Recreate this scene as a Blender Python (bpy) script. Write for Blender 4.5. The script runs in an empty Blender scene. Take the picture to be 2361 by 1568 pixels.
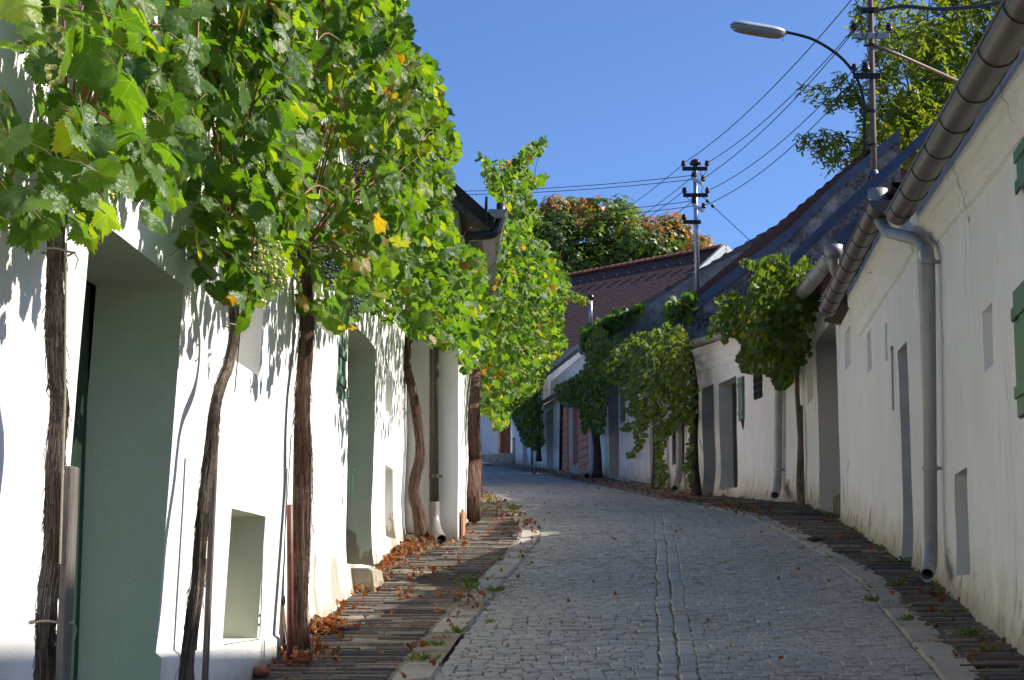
import bpy, math, random
import numpy as np
from mathutils import Vector, Matrix, noise
random.seed(7); RNG = np.random.default_rng(11)
R = math.radians
scene = bpy.context.scene
COL = scene.collection
# ------------------------------------------------------------------ camera
EYE = 1.4; FPX = 4000.0; PCX = 1180.5; PCY = 784.0           # pixel frame 2361 x 1568
PITCH = math.atan((1360 - 784) / FPX)
cam = bpy.data.cameras.new('camera'); camo = bpy.data.objects.new('camera', cam); COL.objects.link(camo)
cam.sensor_width = 36; cam.lens = 36 * FPX / 2361.0
camo.location = (0, 0, EYE); camo.rotation_euler = (R(90) + PITCH, 0, 0)
cam.clip_end = 3000; cam.clip_start = .05
scene.camera = camo
# ------------------------------------------------------------------ sky, sun, exposure
SUN_AZ, SUN_EL = 82.0, 39.5                                    # azimuth clockwise from +Y
world = bpy.data.worlds.new('World'); scene.world = world; world.use_nodes = True
wn = world.node_tree; bg = wn.nodes['Background']
sky = wn.nodes.new('ShaderNodeTexSky'); sky.sky_type = 'NISHITA'; sky.sun_disc = False
sky.sun_elevation = R(SUN_EL); sky.sun_rotation = R(SUN_AZ)
sky.air_density = 0.6; sky.dust_density = 1.2; sky.ozone_density = 9.5; sky.altitude = 100
wn.links.new(sky.outputs[0], bg.inputs[0]); bg.inputs[1].default_value = 0.112
sl = bpy.data.lights.new('sun', 'SUN'); so = bpy.data.objects.new('sun', sl); COL.objects.link(so)
sl.energy = 4.0; sl.angle = R(0.53); sl.color = (1, .94, .84)
SD = Vector((math.sin(R(SUN_AZ)) * math.cos(R(SUN_EL)), math.cos(R(SUN_AZ)) * math.cos(R(SUN_EL)), math.sin(R(SUN_EL))))
so.rotation_euler = SD.to_track_quat('Z', 'Y').to_euler(); so.location = (20, 5, 30)
scene.view_settings.view_transform = 'Standard'; scene.view_settings.look = 'None'
scene.view_settings.exposure = 1.0; scene.view_settings.gamma = 1.0
scene.cycles.max_bounces = 12; scene.cycles.diffuse_bounces = 8; scene.cycles.transmission_bounces = 8; scene.cycles.transparent_max_bounces = 8

# ------------------------------------------------------------------ projection helpers (pixel of the 2361 x 1568 view -> ray)
PR = [(-80, -8), (0, 0), (17, 1.72), (22, 2.26), (34, 3.22), (58, 5.35), (75, 7.1), (120, 10), (400, 14)]
_px = [a for a, b in PR]; _pz = [b for a, b in PR]
_yy = np.arange(-60, 395, .5)
_zz = sum(np.interp(_yy + k, _px, _pz) for k in (-3, -1.5, 0, 1.5, 3)) / 5
def zg(Y): return float(np.interp(Y, _yy, _zz))
CF = Vector((0, math.cos(PITCH), math.sin(PITCH))); CU = Vector((0, -math.sin(PITCH), math.cos(PITCH)))
def ray(px, py): return Vector(((px - PCX) / FPX, 0, 0)) + CF + CU * ((PCY - py) / FPX)
def at(px, py, Y):
    d = ray(px, py); k = Y / d.y
    return Vector((d.x * k, Y, EYE + d.z * k))
def G(px, py):
    d = ray(px, py); Y = 2.0
    while Y < 200 and EYE + d.z / d.y * Y >= zg(Y): Y += .01
    return Vector((d.x / d.y * Y, Y, zg(Y)))
def project(p):
    v = Vector(p) - Vector((0, 0, EYE)); c = v.dot(CF)
    return PCX + FPX * v.x / c, PCY - FPX * v.dot(CU) / c
def inpoly(x, y, poly):
    c = False; j = len(poly) - 1
    for i in range(len(poly)):
        xi, yi = poly[i]; xj, yj = poly[j]
        if (yi > y) != (yj > y) and x < (xj - xi) * (y - yi) / (yj - yi) + xi: c = not c
        j = i
    return c
def N3(p, s=1.0): return noise.noise(Vector(p) * s)

# ------------------------------------------------------------------ mesh builder and scene tree
class MB:
    def __init__(s): s.v = []; s.f = []; s.t = []; s.h = None
    def add(s, vs, fs, tint=.5):
        o = len(s.v); s.v += [tuple(v) for v in vs]; s.f += [tuple(i + o for i in f) for f in fs]; s.t += [tint] * len(vs)
        return o
    def quad(s, a, b, c, d, tint=.5): s.add([a, b, c, d], [(0, 1, 2, 3)], tint)
    def box(s, c, ax, ay, az, tint=.5):           # centre and three half-axes
        c = Vector(c); ax = Vector(ax); ay = Vector(ay); az = Vector(az)
        vs = [c + i * ax + j * ay + k * az for k in (-1, 1) for j in (-1, 1) for i in (-1, 1)]
        s.add(vs, [(0, 2, 3, 1), (4, 5, 7, 6), (0, 1, 5, 4), (2, 6, 7, 3), (0, 4, 6, 2), (1, 3, 7, 5)], tint)
    def bbox(s, c, ax, ay, az, b=.01, tint=.5):    # box with chamfered edges
        c = Vector(c); A = [Vector(ax), Vector(ay), Vector(az)]; L = [a.length for a in A]; U = [a / l for a, l in zip(A, L)]
        vs = []; idx = {}
        for k in (-1, 1):
            for j in (-1, 1):
                for i in (-1, 1):
                    sg = (i, j, k)
                    for m in range(3):
                        p = Vector(c)
                        for q in range(3): p += U[q] * sg[q] * (L[q] if q == m else L[q] - b)
                        idx[(i, j, k, m)] = len(vs); vs.append(p)
        fs = []
        for m in range(3):
            a, b2 = [q for q in range(3) if q != m]
            for sgn in (-1, 1):
                loop = []
                for (u, w) in ((-1, -1), (1, -1), (1, 1), (-1, 1)):
                    t = [0, 0, 0]; t[m] = sgn; t[a] = u; t[b2] = w; loop.append(idx[(*t, m)])
                fs.append(tuple(loop))
        for m in range(3):
            a, b2 = [q for q in range(3) if q != m]
            for u in (-1, 1):
                for w in (-1, 1):
                    l = []
                    for (e, q) in ((-1, a), (1, a), (1, b2), (-1, b2)):
                        t = [0, 0, 0]; t[m] = e; t[a] = u; t[b2] = w; l.append(idx[(*t, q)])
                    fs.append(tuple(l))
        for i in (-1, 1):
            for j in (-1, 1):
                for k in (-1, 1): fs.append(tuple(idx[(i, j, k, m)] for m in range(3)))
        s.add(vs, fs, tint)
    def tube(s, pts, r, seg=8, cap=True, hollow=False, tint=.5, rfun=None):
        pts = [Vector(p) for p in pts]; n = len(pts); rs = r if isinstance(r, (list, tuple)) else [r] * n
        up = None; rings = []
        for i, p in enumerate(pts):
            t = (pts[min(i + 1, n - 1)] - pts[max(i - 1, 0)]).normalized()
            if up is None: up = t.orthogonal().normalized()
            up = (up - t * up.dot(t)).normalized(); w = t.cross(up)
            ring = []
            for k in range(seg):
                a = 2 * math.pi * k / seg; q = rs[i] * (rfun(i, a) if rfun else 1)
                ring.append(p + (up * math.cos(a) + w * math.sin(a)) * q)
            rings.append(ring)
        vs = [v for g in rings for v in g]
        fs = [(i * seg + k, i * seg + (k + 1) % seg, (i + 1) * seg + (k + 1) % seg, (i + 1) * seg + k) for i in range(n - 1) for k in range(seg)]
        if cap and not hollow: fs += [tuple(range(seg))[::-1], tuple((n - 1) * seg + k for k in range(seg))]
        s.add(vs, fs, tint)
        if hollow:                                # open mouth at the last point: inner tube going back
            m = max(0, n - 4); inn = []
            for i in range(n - 1, m - 1, -1):
                c = pts[i]; inn.append([c + (v - c) * .86 for v in rings[i]])
            vs = rings[-1] + [v for g in inn for v in g]
            fs = [(i * seg + k, i * seg + (k + 1) % seg, (i + 1) * seg + (k + 1) % seg, (i + 1) * seg + k) for i in range(len(inn)) for k in range(seg)]
            fs.append(tuple(len(inn) * seg + k for k in range(seg)))
            s.add(vs, fs, tint)
    def build(s, name, mat, parent=None, smooth=False, base=None, attr=None):
        if parent is not None: b = Vector(BASE[parent.name])
        elif base is not None: b = Vector(base)
        else:
            A = np.array(s.v); b = Vector(((A[:, 0].min() + A[:, 0].max()) / 2, (A[:, 1].min() + A[:, 1].max()) / 2, A[:, 2].min()))
        me = bpy.data.meshes.new(name)
        me.from_pydata([(v[0] - b.x, v[1] - b.y, v[2] - b.z) for v in s.v], [], s.f)
        a = me.attributes.new('tint', 'FLOAT', 'POINT'); a.data.foreach_set('value', np.array(s.t, dtype=np.float32))
        if s.h is not None:
            a = me.attributes.new('hgt', 'FLOAT', 'POINT'); a.data.foreach_set('value', np.array(s.h, dtype=np.float32))
        if attr:
            for k, arr in attr.items():
                a = me.attributes.new(k, 'FLOAT', 'POINT'); a.data.foreach_set('value', np.asarray(arr, dtype=np.float32))
        if smooth: me.polygons.foreach_set('use_smooth', [True] * len(me.polygons))
        me.materials.append(mat)
        return link(me, name, b, parent)
BASE = {}
def link(me, name, b, parent=None):
    o = bpy.data.objects.new(name, me); COL.objects.link(o)
    BASE[o.name] = tuple(b)
    if parent is not None: o.parent = parent
    else: o.location = b
    return o
def thing(name, label, cat, base, group=None):
    o = bpy.data.objects.new(name, None); COL.objects.link(o); o.location = base; BASE[o.name] = tuple(base)
    o.empty_display_size = .2
    return tag(o, label, cat, group)
def tag(o, label, cat, group=None, kind=None):
    o['label'] = label; o['category'] = cat
    if group: o['group'] = group
    if kind: o['kind'] = kind
    return o
def struct(o): o['kind'] = 'structure'; return o

# ------------------------------------------------------------------ materials
class NT:
    def __init__(s, name):
        s.m = bpy.data.materials.new(name); s.m.use_nodes = True; s.t = s.m.node_tree
        s.b = s.t.nodes['Principled BSDF']; s.out = s.t.nodes['Material Output']
        s.tc = s.t.nodes.new('ShaderNodeTexCoord')
    def new(s, typ, **kw):
        n = s.t.nodes.new('ShaderNode' + typ)
        for k, v in kw.items(): setattr(n, k, v)
        return n
    def l(s, a, b): s.t.links.new(a, b)
    def setin(s, sock, v):
        if hasattr(v, 'is_linked') or isinstance(v, bpy.types.NodeSocket): s.l(v, sock)
        elif isinstance(v, (tuple, list)) and len(v) == 3 and len(sock.default_value) == 4: sock.default_value = (*v, 1)
        else: sock.default_value = v
    def noise(s, scale, detail=3, rough=.55, stretch=None, src=None, dist=0):
        n = s.new('TexNoise'); n.inputs['Scale'].default_value = scale; n.inputs['Detail'].default_value = detail
        n.inputs['Roughness'].default_value = rough; n.inputs['Distortion'].default_value = dist
        v = src or s.tc.outputs['Object']
        if stretch:
            mp = s.new('Mapping'); mp.inputs['Scale'].default_value = stretch; s.l(v, mp.inputs[0]); v = mp.outputs[0]
        s.l(v, n.inputs['Vector']); return n.outputs[0]
    def ramp(s, fac, stops, interp='LINEAR'):
        r = s.new('ValToRGB'); r.color_ramp.interpolation = interp
        e = r.color_ramp.elements
        while len(e) < len(stops): e.new(.5)
        for i, (p, c) in enumerate(stops):
            e[i].position = p; e[i].color = (*c, 1) if isinstance(c, (tuple, list)) else (c, c, c, 1)
        s.l(fac, r.inputs[0]); return r.outputs[0]
    def mix(s, fac, a, b, mode='MIX'):
        n = s.new('Mix', data_type='RGBA', blend_type=mode)
        s.setin(n.inputs[0], fac); s.setin(n.inputs[6], a); s.setin(n.inputs[7], b); return n.outputs[2]
    def math(s, op, a, b=0.0, c=None):
        n = s.new('Math', operation=op); s.setin(n.inputs[0], a); s.setin(n.inputs[1], b)
        if c is not None: s.setin(n.inputs[2], c)
        return n.outputs[0]
    def attr(s, name): n = s.new('Attribute'); n.attribute_name = name; return n.outputs['Fac']
    def bump(s, h, dist=.01, strength=1.0, prev=None):
        n = s.new('Bump'); n.inputs['Distance'].default_value = dist; n.inputs['Strength'].default_value = strength
        s.l(h, n.inputs['Height'])
        if prev is not None: s.l(prev, n.inputs['Normal'])
        return n.outputs[0]
    def fin(s, color, rough=.8, metal=0, normal=None, spec=None):
        s.setin(s.b.inputs['Base Color'], color); s.setin(s.b.inputs['Roughness'], rough); s.setin(s.b.inputs['Metallic'], metal)
        if normal is not None: s.l(normal, s.b.inputs['Normal'])
        if spec is not None: s.b.inputs['Specular IOR Level'].default_value = spec
        return s.m

def plaster(name, white=(.80, .79, .77), grain=.004, gscale=70, stain=.5, stain_h=.7, peel=0, rough_low=.006, streak=.25, mould=0, cracks=0):
    n = NT(name)
    a = n.noise(1.3, 4); c = n.mix(n.ramp(a, [(.3, 0), (.75, 1)]), white, tuple(x * y for x, y in zip(white, (.93, .925, .90))))
    st = n.noise(3.5, 5, .6, (3, 3, .22))
    c = n.mix(n.math('MULTIPLY', n.ramp(st, [(.50, 0), (.72, 1)]), streak), c, (.47, .44, .39))
    c = n.mix(n.math('MULTIPLY', n.ramp(n.noise(190, 2, .7), [(.50, 0), (.66, 1)]), .42), c, tuple(x * .55 for x in white))
    h = n.attr('hgt')
    if stain > 0:                                  # rising damp with an uneven upper edge
        nz = n.noise(2.2, 6, .65, (1.4, 1.4, .7))
        e = n.math('SUBTRACT', n.math('MULTIPLY_ADD', nz, stain_h * 2.0, -stain_h * .55), h)
        k = n.ramp(n.math('MULTIPLY_ADD', e, 1.1, .25), [(.0, 0), (.25, .45), (.75, 1)])
        c = n.mix(n.math('MULTIPLY', k, stain), c, n.mix(n.noise(7, 4), (.56, .38, .16), (.42, .35, .24)))
        low = n.ramp(n.math('ADD', h, n.math('MULTIPLY', n.noise(9, 4), .22)), [(.06, 1), (.30, 0)])
        c = n.mix(n.math('MULTIPLY', low, .75), c, (.17, .14, .09))
    if peel > 0:
        pn = n.noise(1.9, 6, .62, (1, 1, .6))
        e = n.math('ADD', pn, n.math('MULTIPLY', n.ramp(h, [(.02, 1), (.55, .35), (1, 0)]), peel))
        pk = n.ramp(e, [(.78, 0), (.795, 1)])
        c = n.mix(pk, c, n.mix(n.noise(14, 4), (.46, .40, .30), (.33, .29, .22)))
        sp = n.ramp(n.noise(9, 3, .5, (1, 1, .35)), [(.745, 0), (.765, 1)]); c = n.mix(n.math('MULTIPLY', sp, .8), c, (.16, .13, .10))
    if cracks > 0:
        c = n.mix(n.math('MULTIPLY', n.ramp(n.noise(1.7, 7, .62, (1, 1, .55)), [(.50, 0), (.535, 1)]), .16), c, tuple(x * .72 for x in white))
        c = n.mix(n.math('MULTIPLY', n.ramp(n.noise(16, 3, .6, (1, 1, .16)), [(.70, 0), (.74, 1)]), .5), c, (.20, .17, .14))
        v = n.new('TexVoronoi', feature='DISTANCE_TO_EDGE'); v.inputs['Scale'].default_value = .9
        mp = n.new('Mapping'); mp.inputs['Scale'].default_value = (1.4, 1.4, .35); n.l(n.tc.outputs['Object'], mp.inputs[0])
        mx = n.new('Mix', data_type='VECTOR'); nn = n.new('TexNoise'); nn.inputs['Scale'].default_value = 3
        n.l(mp.outputs[0], nn.inputs['Vector']); mx.inputs[0].default_value = .12; n.l(mp.outputs[0], mx.inputs[4]); n.l(nn.outputs[1], mx.inputs[5]); n.l(mx.outputs[1], v.inputs['Vector'])
        k = n.math('MULTIPLY', n.ramp(v.outputs[0], [(.0, 1), (.006, 0)]), n.ramp(n.noise(.8, 2), [(.5, 0), (.62, 1)]))
        c = n.mix(n.math('MULTIPLY', k, cracks), c, (.12, .11, .10))
    if mould > 0:
        k = n.ramp(n.noise(1.2, 8, .7), [(.35, 0), (.52, 1)])
        k2 = n.ramp(n.noise(14, 6, .7), [(.38, .5), (.6, 1)])
        c = n.mix(n.math('MULTIPLY', n.math('MULTIPLY', k, k2), mould), c, (.035, .035, .035))
    nb = n.bump(n.noise(5, 3), rough_low, 1)
    nb = n.bump(n.noise(gscale, 2, .6), grain, 1, nb)
    return n.fin(c, .92, 0, nb, .2)
def simple(name, col, rough=.7, metal=0, var=.25, scale=6, bump=0, bscale=40, stretch=None, col2=None, spec=None):
    n = NT(name); c2 = col2 or tuple(x * (1 - var) for x in col)
    c = n.mix(n.ramp(n.noise(scale, 5, .6, stretch), [(.35, 0), (.68, 1)]), col, c2)
    nb = n.bump(n.noise(bscale, 3, .6, stretch), bump) if bump else None
    return n.fin(c, rough, metal, nb, spec)
MAT = {}
MAT['render'] = plaster('smooth_white_render', (.86, .85, .825), .0022, 110, .10, .22, 0, .003, .10)
MAT['old_plaster'] = plaster('old_white_plaster', (.86, .85, .82), .004, 30, .6, .36, .31, .02, .10, 0, .5)
MAT['annex_plaster'] = plaster('annex_plaster', (.86, .84, .81), .003, 80, .35, .16, 0, .004, .12)
MAT['limewash'] = plaster('limewash_right', (.90, .88, .85), .003, 40, .8, .55, .29, .018, .16, 0, 1.0)
MAT['limewash_far'] = plaster('limewash_far', (.90, .865, .815), .003, 40, .9, .6, .2, .015, .2, 0, .3)
MAT['mossy'] = plaster('mouldy_parapet', (.33, .32, .30), .004, 40, 0, .5, 0, .015, .5, 1.0)
MAT['grey_gable'] = plaster('grey_gable', (.31, .295, .275), .004, 30, 0, .5, 0, .02, .7, .6)
MAT['green_reveal'] = simple('green_reveal', (.70, .76, .54), .9, 0, .12, 2.5, .004, 90, None, None, .2)
MAT['green_reveal_old'] = plaster('green_reveal_old', (.80, .84, .70), .004, 40, .3, .4, .48, .01, .2)
MAT['olive_reveal'] = simple('olive_reveal', (.46, .47, .37), .9, 0, .1, 2, .004, 90, None, None, .2)
MAT['grey_reveal'] = simple('grey_reveal', (.62, .61, .58), .9, 0, .25, 2.2, .006, 25, None, (.50, .50, .47), .2)
MAT['lilac_reveal'] = simple('warm_grey_reveal', (.70, .64, .58), .9, 0, .1, 1.5, .003, 70, None, None, .2)
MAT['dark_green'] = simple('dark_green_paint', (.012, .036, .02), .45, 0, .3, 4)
MAT['mid_green'] = simple('mid_green_paint', (.075, .20, .085), .5, 0, .3, 5, .002, 30, (4, 4, .4))
MAT['pale_green'] = simple('pale_green_paint', (.13, .23, .16), .6, 0, .35, 5, .002, 30, (4, 4, .4))
MAT['brown_door'] = simple('brown_planks', (.30, .085, .04), .6, 0, .4, 4, .003, 30, (1, 1, .3))
MAT['terracotta'] = simple('terracotta_block', (.58, .24, .12), .9, 0, .3, 5, .006, 40, None, (.46, .22, .13))
MAT['brick'] = simple('red_brick', (.36, .12, .07), .9, 0, .4, 18, .004, 60)
MAT['zinc'] = simple('zinc', (.34, .325, .30), .5, .3, .35, 5, .001, 30, (1, 1, .35), (.22, .225, .23))
MAT['zinc_dull'] = simple('zinc_dull', (.40, .40, .385), .55, .5, .3, 3, .001, 30, None, (.30, .33, .31))
MAT['bronze'] = simple('brown_gutter_metal', (.15, .118, .10), .42, .4, .35, 3, .001, 20, (1, .3, 1))
MAT['shoe'] = simple('grey_pipe_shoe', (.27, .245, .22), .5, .2, .3, 4)
MAT['brown_pipe'] = simple('brown_pipe', (.115, .09, .075), .42, .45, .3, 3)
MAT['dark_pipe'] = simple('dark_pipe', (.035, .033, .033), .4, .2, .3, 4)
MAT['flashing'] = simple('slate_blue_flashing', (.085, .105, .145), .5, .35, .35, 4, .002, 25)
MAT['pole_zinc'] = simple('galvanised_pole', (.42, .44, .46), .4, .7, .25, 4, 0, 20, (1, 1, .2))
MAT['rust_pole'] = simple('rusty_pole', (.20, .10, .06), .6, .3, .4, 5, .001, 30, (3, 3, .5), (.16, .14, .13))
MAT['dark_iron'] = simple('dark_iron', (.03, .028, .028), .5, .5, .3, 9)
MAT['insulator'] = simple('brown_insulator', (.035, .015, .012), .2, 0, .2, 9)
MAT['wire'] = simple('wire', (.03, .03, .032), .8, 0, .1, 3)
MAT['lamp_grey'] = simple('lamp_housing', (.55, .57, .58), .4, .4, .2, 8)
MAT['wood_grey'] = simple('weathered_wood', (.17, .145, .125), .85, 0, .5, 14, .006, 60, (3, 3, .25), (.085, .07, .06))
MAT['dark_wood'] = simple('dark_wood', (.045, .033, .026), .8, 0, .4, 8, .004, 40)
MAT['red_pipe'] = simple('red_painted_pipe', (.22, .075, .055), .5, 0, .35, 9)
MAT['stone'] = simple('tan_stone', (.46, .40, .30), .95, 0, .4, 7, .02, 16, None, (.26, .23, .17))
MAT['tie'] = simple('tie_twine', (.42, .36, .24), .8, 0, .2, 20)
MAT['board'] = simple('tan_board', (.34, .26, .17), .85, 0, .35, 20, .006, 30, (6, 6, .3))
def glass_diffuser():
    n = NT('lamp_glass'); m = n.fin((.30, .29, .26), .25, 0)
    n.b.inputs['Transmission Weight'].default_value = .25; return m
MAT['lamp_glass'] = glass_diffuser()
def tile(name, c1, c2, scale=(5, 5, 5)):
    n = NT(name); t = n.attr('tint')
    c = n.mix(t, c1, c2); c = n.mix(n.ramp(n.noise(3, 6, .65), [(.45, 0), (.7, .8)]), c, (.055, .045, .04))
    return n.fin(c, .85, 0, n.bump(n.noise(20, 4), .01))
MAT['tile_red'] = tile('red_roof_tiles', (.088, .034, .028), (.102, .04, .033))
MAT['tile_ridge'] = tile('ridge_tiles', (.36, .135, .075), (.42, .17, .1))
MAT['tile_old'] = tile('old_brown_tiles', (.125, .05, .035), (.19, .075, .05))
MAT['tile_grey'] = tile('old_grey_tiles', (.13, .11, .10), (.19, .16, .14))
def sett_mat():
    n = NT('granite_setts'); t = n.attr('tint')
    c = n.ramp(t, [(0, (.25, .24, .225)), (.45, (.37, .35, .315)), (.8, (.46, .43, .38)), (.95, (.45, .385, .305)), (1, (.32, .255, .19))])
    c = n.mix(n.ramp(n.noise(60, 3, .6), [(.4, 0), (.7, .5)]), c, (.21, .195, .165))
    d = n.ramp(n.noise(1.1, 5, .6), [(.42, 0), (.68, .55)])
    c = n.mix(d, c, (.29, .26, .215))
    return n.fin(c, .5, 0, n.bump(n.noise(45, 4, .6), .008), .5)
MAT['setts'] = sett_mat()
def slate_mat():
    n = NT('slate_on_edge'); t = n.attr('tint')
    c = n.ramp(t, [(0, (.06, .057, .06)), (.35, (.125, .112, .10)), (.6, (.21, .178, .135)), (.8, (.15, .098, .078)), (1, (.34, .30, .24))])
    c = n.mix(n.ramp(n.noise(30, 4, .6, (1, 3, 1)), [(.4, 0), (.7, .6)]), c, (.07, .062, .055))
    return n.fin(c, .8, 0, n.bump(n.noise(35, 4, .6), .008), .3)
MAT['slate'] = slate_mat()
def kerb_mat():
    n = NT('granite_kerb')
    c = n.mix(n.ramp(n.noise(120, 2, .7), [(.4, 0), (.65, 1)]), (.46, .42, .36), (.28, .25, .215))
    c = n.mix(n.ramp(n.noise(2, 5, .6), [(.4, 0), (.7, .7)]), c, (.22, .19, .155))
    return n.fin(c, .85, 0, n.bump(n.noise(60, 3, .6), .006), .3)
MAT['kerb'] = kerb_mat()
MAT['earth'] = simple('earth', (.13, .10, .07), .95, 0, .45, 4, .02, 22, None, (.20, .155, .105))
MAT['pave_earth'] = simple('pavement_grit', (.28, .23, .17), .95, 0, .5, 5, .012, 50, None, (.14, .115, .085))
MAT['sand'] = simple('sandy_joint', (.09, .085, .075), .95, 0, .5, 7, .01, 60, None, (.20, .18, .15))
MAT['litter'] = None
def leaf_mat(name, ramp, veins=True, trans=.48, rough=.42, gloss=.32):
    n = NT(name); t = n.attr('tint')
    c = n.ramp(t, ramp)
    if veins:
        u = n.attr('lu'); v = n.attr('lv'); au = n.math('ABSOLUTE', u)
        d = au                                     # midrib, then two pairs of side veins
        for ang in (52, 108):
            s_, c_ = math.sin(R(ang)), math.cos(R(ang))
            # ray from the stalk point in direction (s_, -c_): distance = |u*c_ + v*s_| in front of it
            dist = n.math('ABSOLUTE', n.math('ADD', n.math('MULTIPLY', au, c_), n.math('MULTIPLY', v, s_)))
            d = n.math('MINIMUM', d, dist)
        k = n.ramp(d, [(.0, 1), (.028, 0)])
        c = n.mix(n.math('MULTIPLY', k, .26), c, (.28, .33, .09))
        rr = n.math('SQRT', n.math('ADD', n.math('MULTIPLY', u, u), n.math('MULTIPLY', v, v)))
        edge = n.math('MULTIPLY', n.ramp(rr, [(.45, 0), (1.0, 1)]), n.ramp(t, [(.80, 0), (.90, 1)]))
        c = n.mix(n.math('MULTIPLY', edge, n.ramp(n.noise(25, 3), [(.38, 0), (.6, 1)])), c, (.22, .075, .02))
    nz = n.noise(18, 3); c = n.mix(n.math('MULTIPLY', nz, .35), c, (.02, .045, .012), 'MIX')
    geo = n.new('NewGeometry')
    c2 = n.mix(n.math('MULTIPLY', geo.outputs['Backfacing'], .22), c, (.17, .24, .09))
    n.fin(c2, rough, 0, n.bump(n.noise(60, 2), .004), gloss)
    tr = n.new('BsdfTranslucent'); n.l(n.mix(1.0, c, (2.9, 2.7, .5), 'MULTIPLY'), tr.inputs[0])
    mx = n.new('MixShader'); mx.inputs[0].default_value = trans
    n.l(n.b.outputs[0], mx.inputs[1]); n.l(tr.outputs[0], mx.inputs[2]); n.l(mx.outputs[0], n.out.inputs[0])
    return n.m
GR = [(0, (.028, .078, .02)), (.4, (.052, .125, .016)), (.7, (.095, .18, .016)), (.88, (.17, .24, .02)), (.945, (.27, .26, .035)), (.975, (.27, .17, .03)), (1, (.22, .065, .022))]
MAT['vine'] = leaf_mat('vine_leaves', GR)
MAT['vine_far'] = leaf_mat('vine_leaves_far', GR, False)
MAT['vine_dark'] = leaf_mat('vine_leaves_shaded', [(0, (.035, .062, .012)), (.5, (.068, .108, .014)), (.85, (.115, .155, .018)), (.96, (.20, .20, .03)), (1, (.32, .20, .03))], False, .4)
MAT['tree_leaf'] = leaf_mat('ash_leaves', [(0, (.07, .11, .018)), (.5, (.13, .18, .024)), (.9, (.20, .23, .03)), (1, (.28, .26, .04))], False, .4)
MAT['tree_autumn'] = leaf_mat('autumn_leaves', [(0, (.05, .10, .022)), (.5, (.10, .165, .028)), (.62, (.16, .17, .03)), (.72, (.30, .12, .03)), (1, (.42, .125, .04))], False, .3)
MAT['dead_leaf'] = leaf_mat('fallen_leaves', [(0, (.10, .032, .02)), (.45, (.24, .055, .025)), (.8, (.33, .085, .035)), (.96, (.36, .18, .08)), (1, (.36, .28, .10))], False, .2, .6, .3)
MAT['weed'] = leaf_mat('weeds', [(0, (.07, .12, .03)), (.6, (.12, .17, .04)), (1, (.25, .20, .08))], False, .3)
def bark(name, c1, c2, c3):
    n = NT(name); u = n.attr('lu'); v = n.attr('lv')
    cb = n.new('CombineXYZ'); n.l(n.math('MULTIPLY', u, 9), cb.inputs[0]); n.l(n.math('MULTIPLY', v, 3.2), cb.inputs[1])
    f = n.noise(1.6, 7, .68, None, cb.outputs[0], .35)
    cb2 = n.new('CombineXYZ'); n.l(n.math('MULTIPLY', u, 26), cb2.inputs[0]); n.l(n.math('MULTIPLY', v, 4), cb2.inputs[1])
    g = n.noise(1.5, 4, .6, None, cb2.outputs[0], .3)
    c = n.ramp(f, [(.30, c1), (.5, c2), (.72, c3)])
    c = n.mix(n.ramp(g, [(.44, 0), (.58, .85)]), c, c1)
    nb = n.bump(f, .018); nb = n.bump(g, .010, 1, nb)
    return n.fin(c, .93, 0, nb, .2)
MAT['bark'] = bark('grey_vine_bark', (.08, .056, .042), (.30, .225, .17), (.58, .50, .42))
MAT['bark_red'] = bark('red_vine_bark', (.06, .034, .026), (.21, .12, .083), (.42, .29, .22))
MAT['bark_dark'] = bark('dark_vine_bark', (.03, .022, .018), (.10, .072, .055), (.20, .155, .125))
MAT['cane'] = simple('vine_canes', (.27, .105, .045), .6, 0, .4, 9)
MAT['shoot'] = simple('vine_shoots', (.22, .17, .05), .6, 0, .4, 9)
def grape_mat(name, col):
    n = NT(name); t = n.attr('tint')
    m = n.fin(n.mix(t, col, tuple(min(1, x * 1.5) for x in col)), .32, 0, None, .5)
    n.b.inputs['Subsurface Weight'].default_value = .5; n.b.inputs['Subsurface Radius'].default_value = (.01, .012, .004); n.b.inputs['Subsurface Scale'].default_value = 1
    return m
MAT['grape'] = grape_mat('white_grapes', (.32, .33, .09))
MAT['grape_blue'] = grape_mat('blue_grapes', (.018, .02, .05))
# ------------------------------------------------------------------ walls with recesses
class Wall:
    def __init__(s, p0, p1, left, lean=0.0, zref=1.4):
        s.p0 = Vector((p0[0], p0[1])); d = Vector((p1[0] - p0[0], p1[1] - p0[1])); s.L = d.length; s.t = d / s.L
        s.n = Vector((s.t.y, -s.t.x)) if left else Vector((-s.t.y, s.t.x))
        s.lean = lean; s.zref = zref; s.left = left
    def pt(s, a, z, off=0.0):
        q = s.p0 + s.t * a + s.n * (off + s.lean * (z - s.zref)); return Vector((q.x, q.y, z))
    def hit(s, px, py, off=0.0):
        d = ray(px, py); N = Vector((s.n.x, s.n.y, -s.lean)); p = s.pt(0, s.zref, off); o = Vector((0, 0, EYE))
        k = (p - o).dot(N) / d.dot(N); q = o + d * k
        a = (Vector((q.x, q.y)) - s.p0 - s.n * (off + s.lean * (q.z - s.zref))).dot(s.t)
        return a, q.z
    def hole(s, tl, br, t=.3, **k):
        a, z1 = s.hit(*tl); b, z0 = s.hit(*br); a, b = sorted((a, b))
        return dict(sa=a, sb=b, za=z0, zb=z1, t=t, **k)
    @property
    def n3(s): return Vector((s.n.x, s.n.y, 0))
    @property
    def t3(s): return Vector((s.t.x, s.t.y, 0))
def cuts(a, b, step, extra):
    n = max(1, int(round((b - a) / step))); base = list(np.linspace(a, b, n + 1))
    ex = sorted(e for e in extra if a < e < b)
    out = [q for q in base if q in (a, b) or all(abs(q - e) > step * .45 for e in ex)]
    return sorted(set(out + ex))
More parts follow.
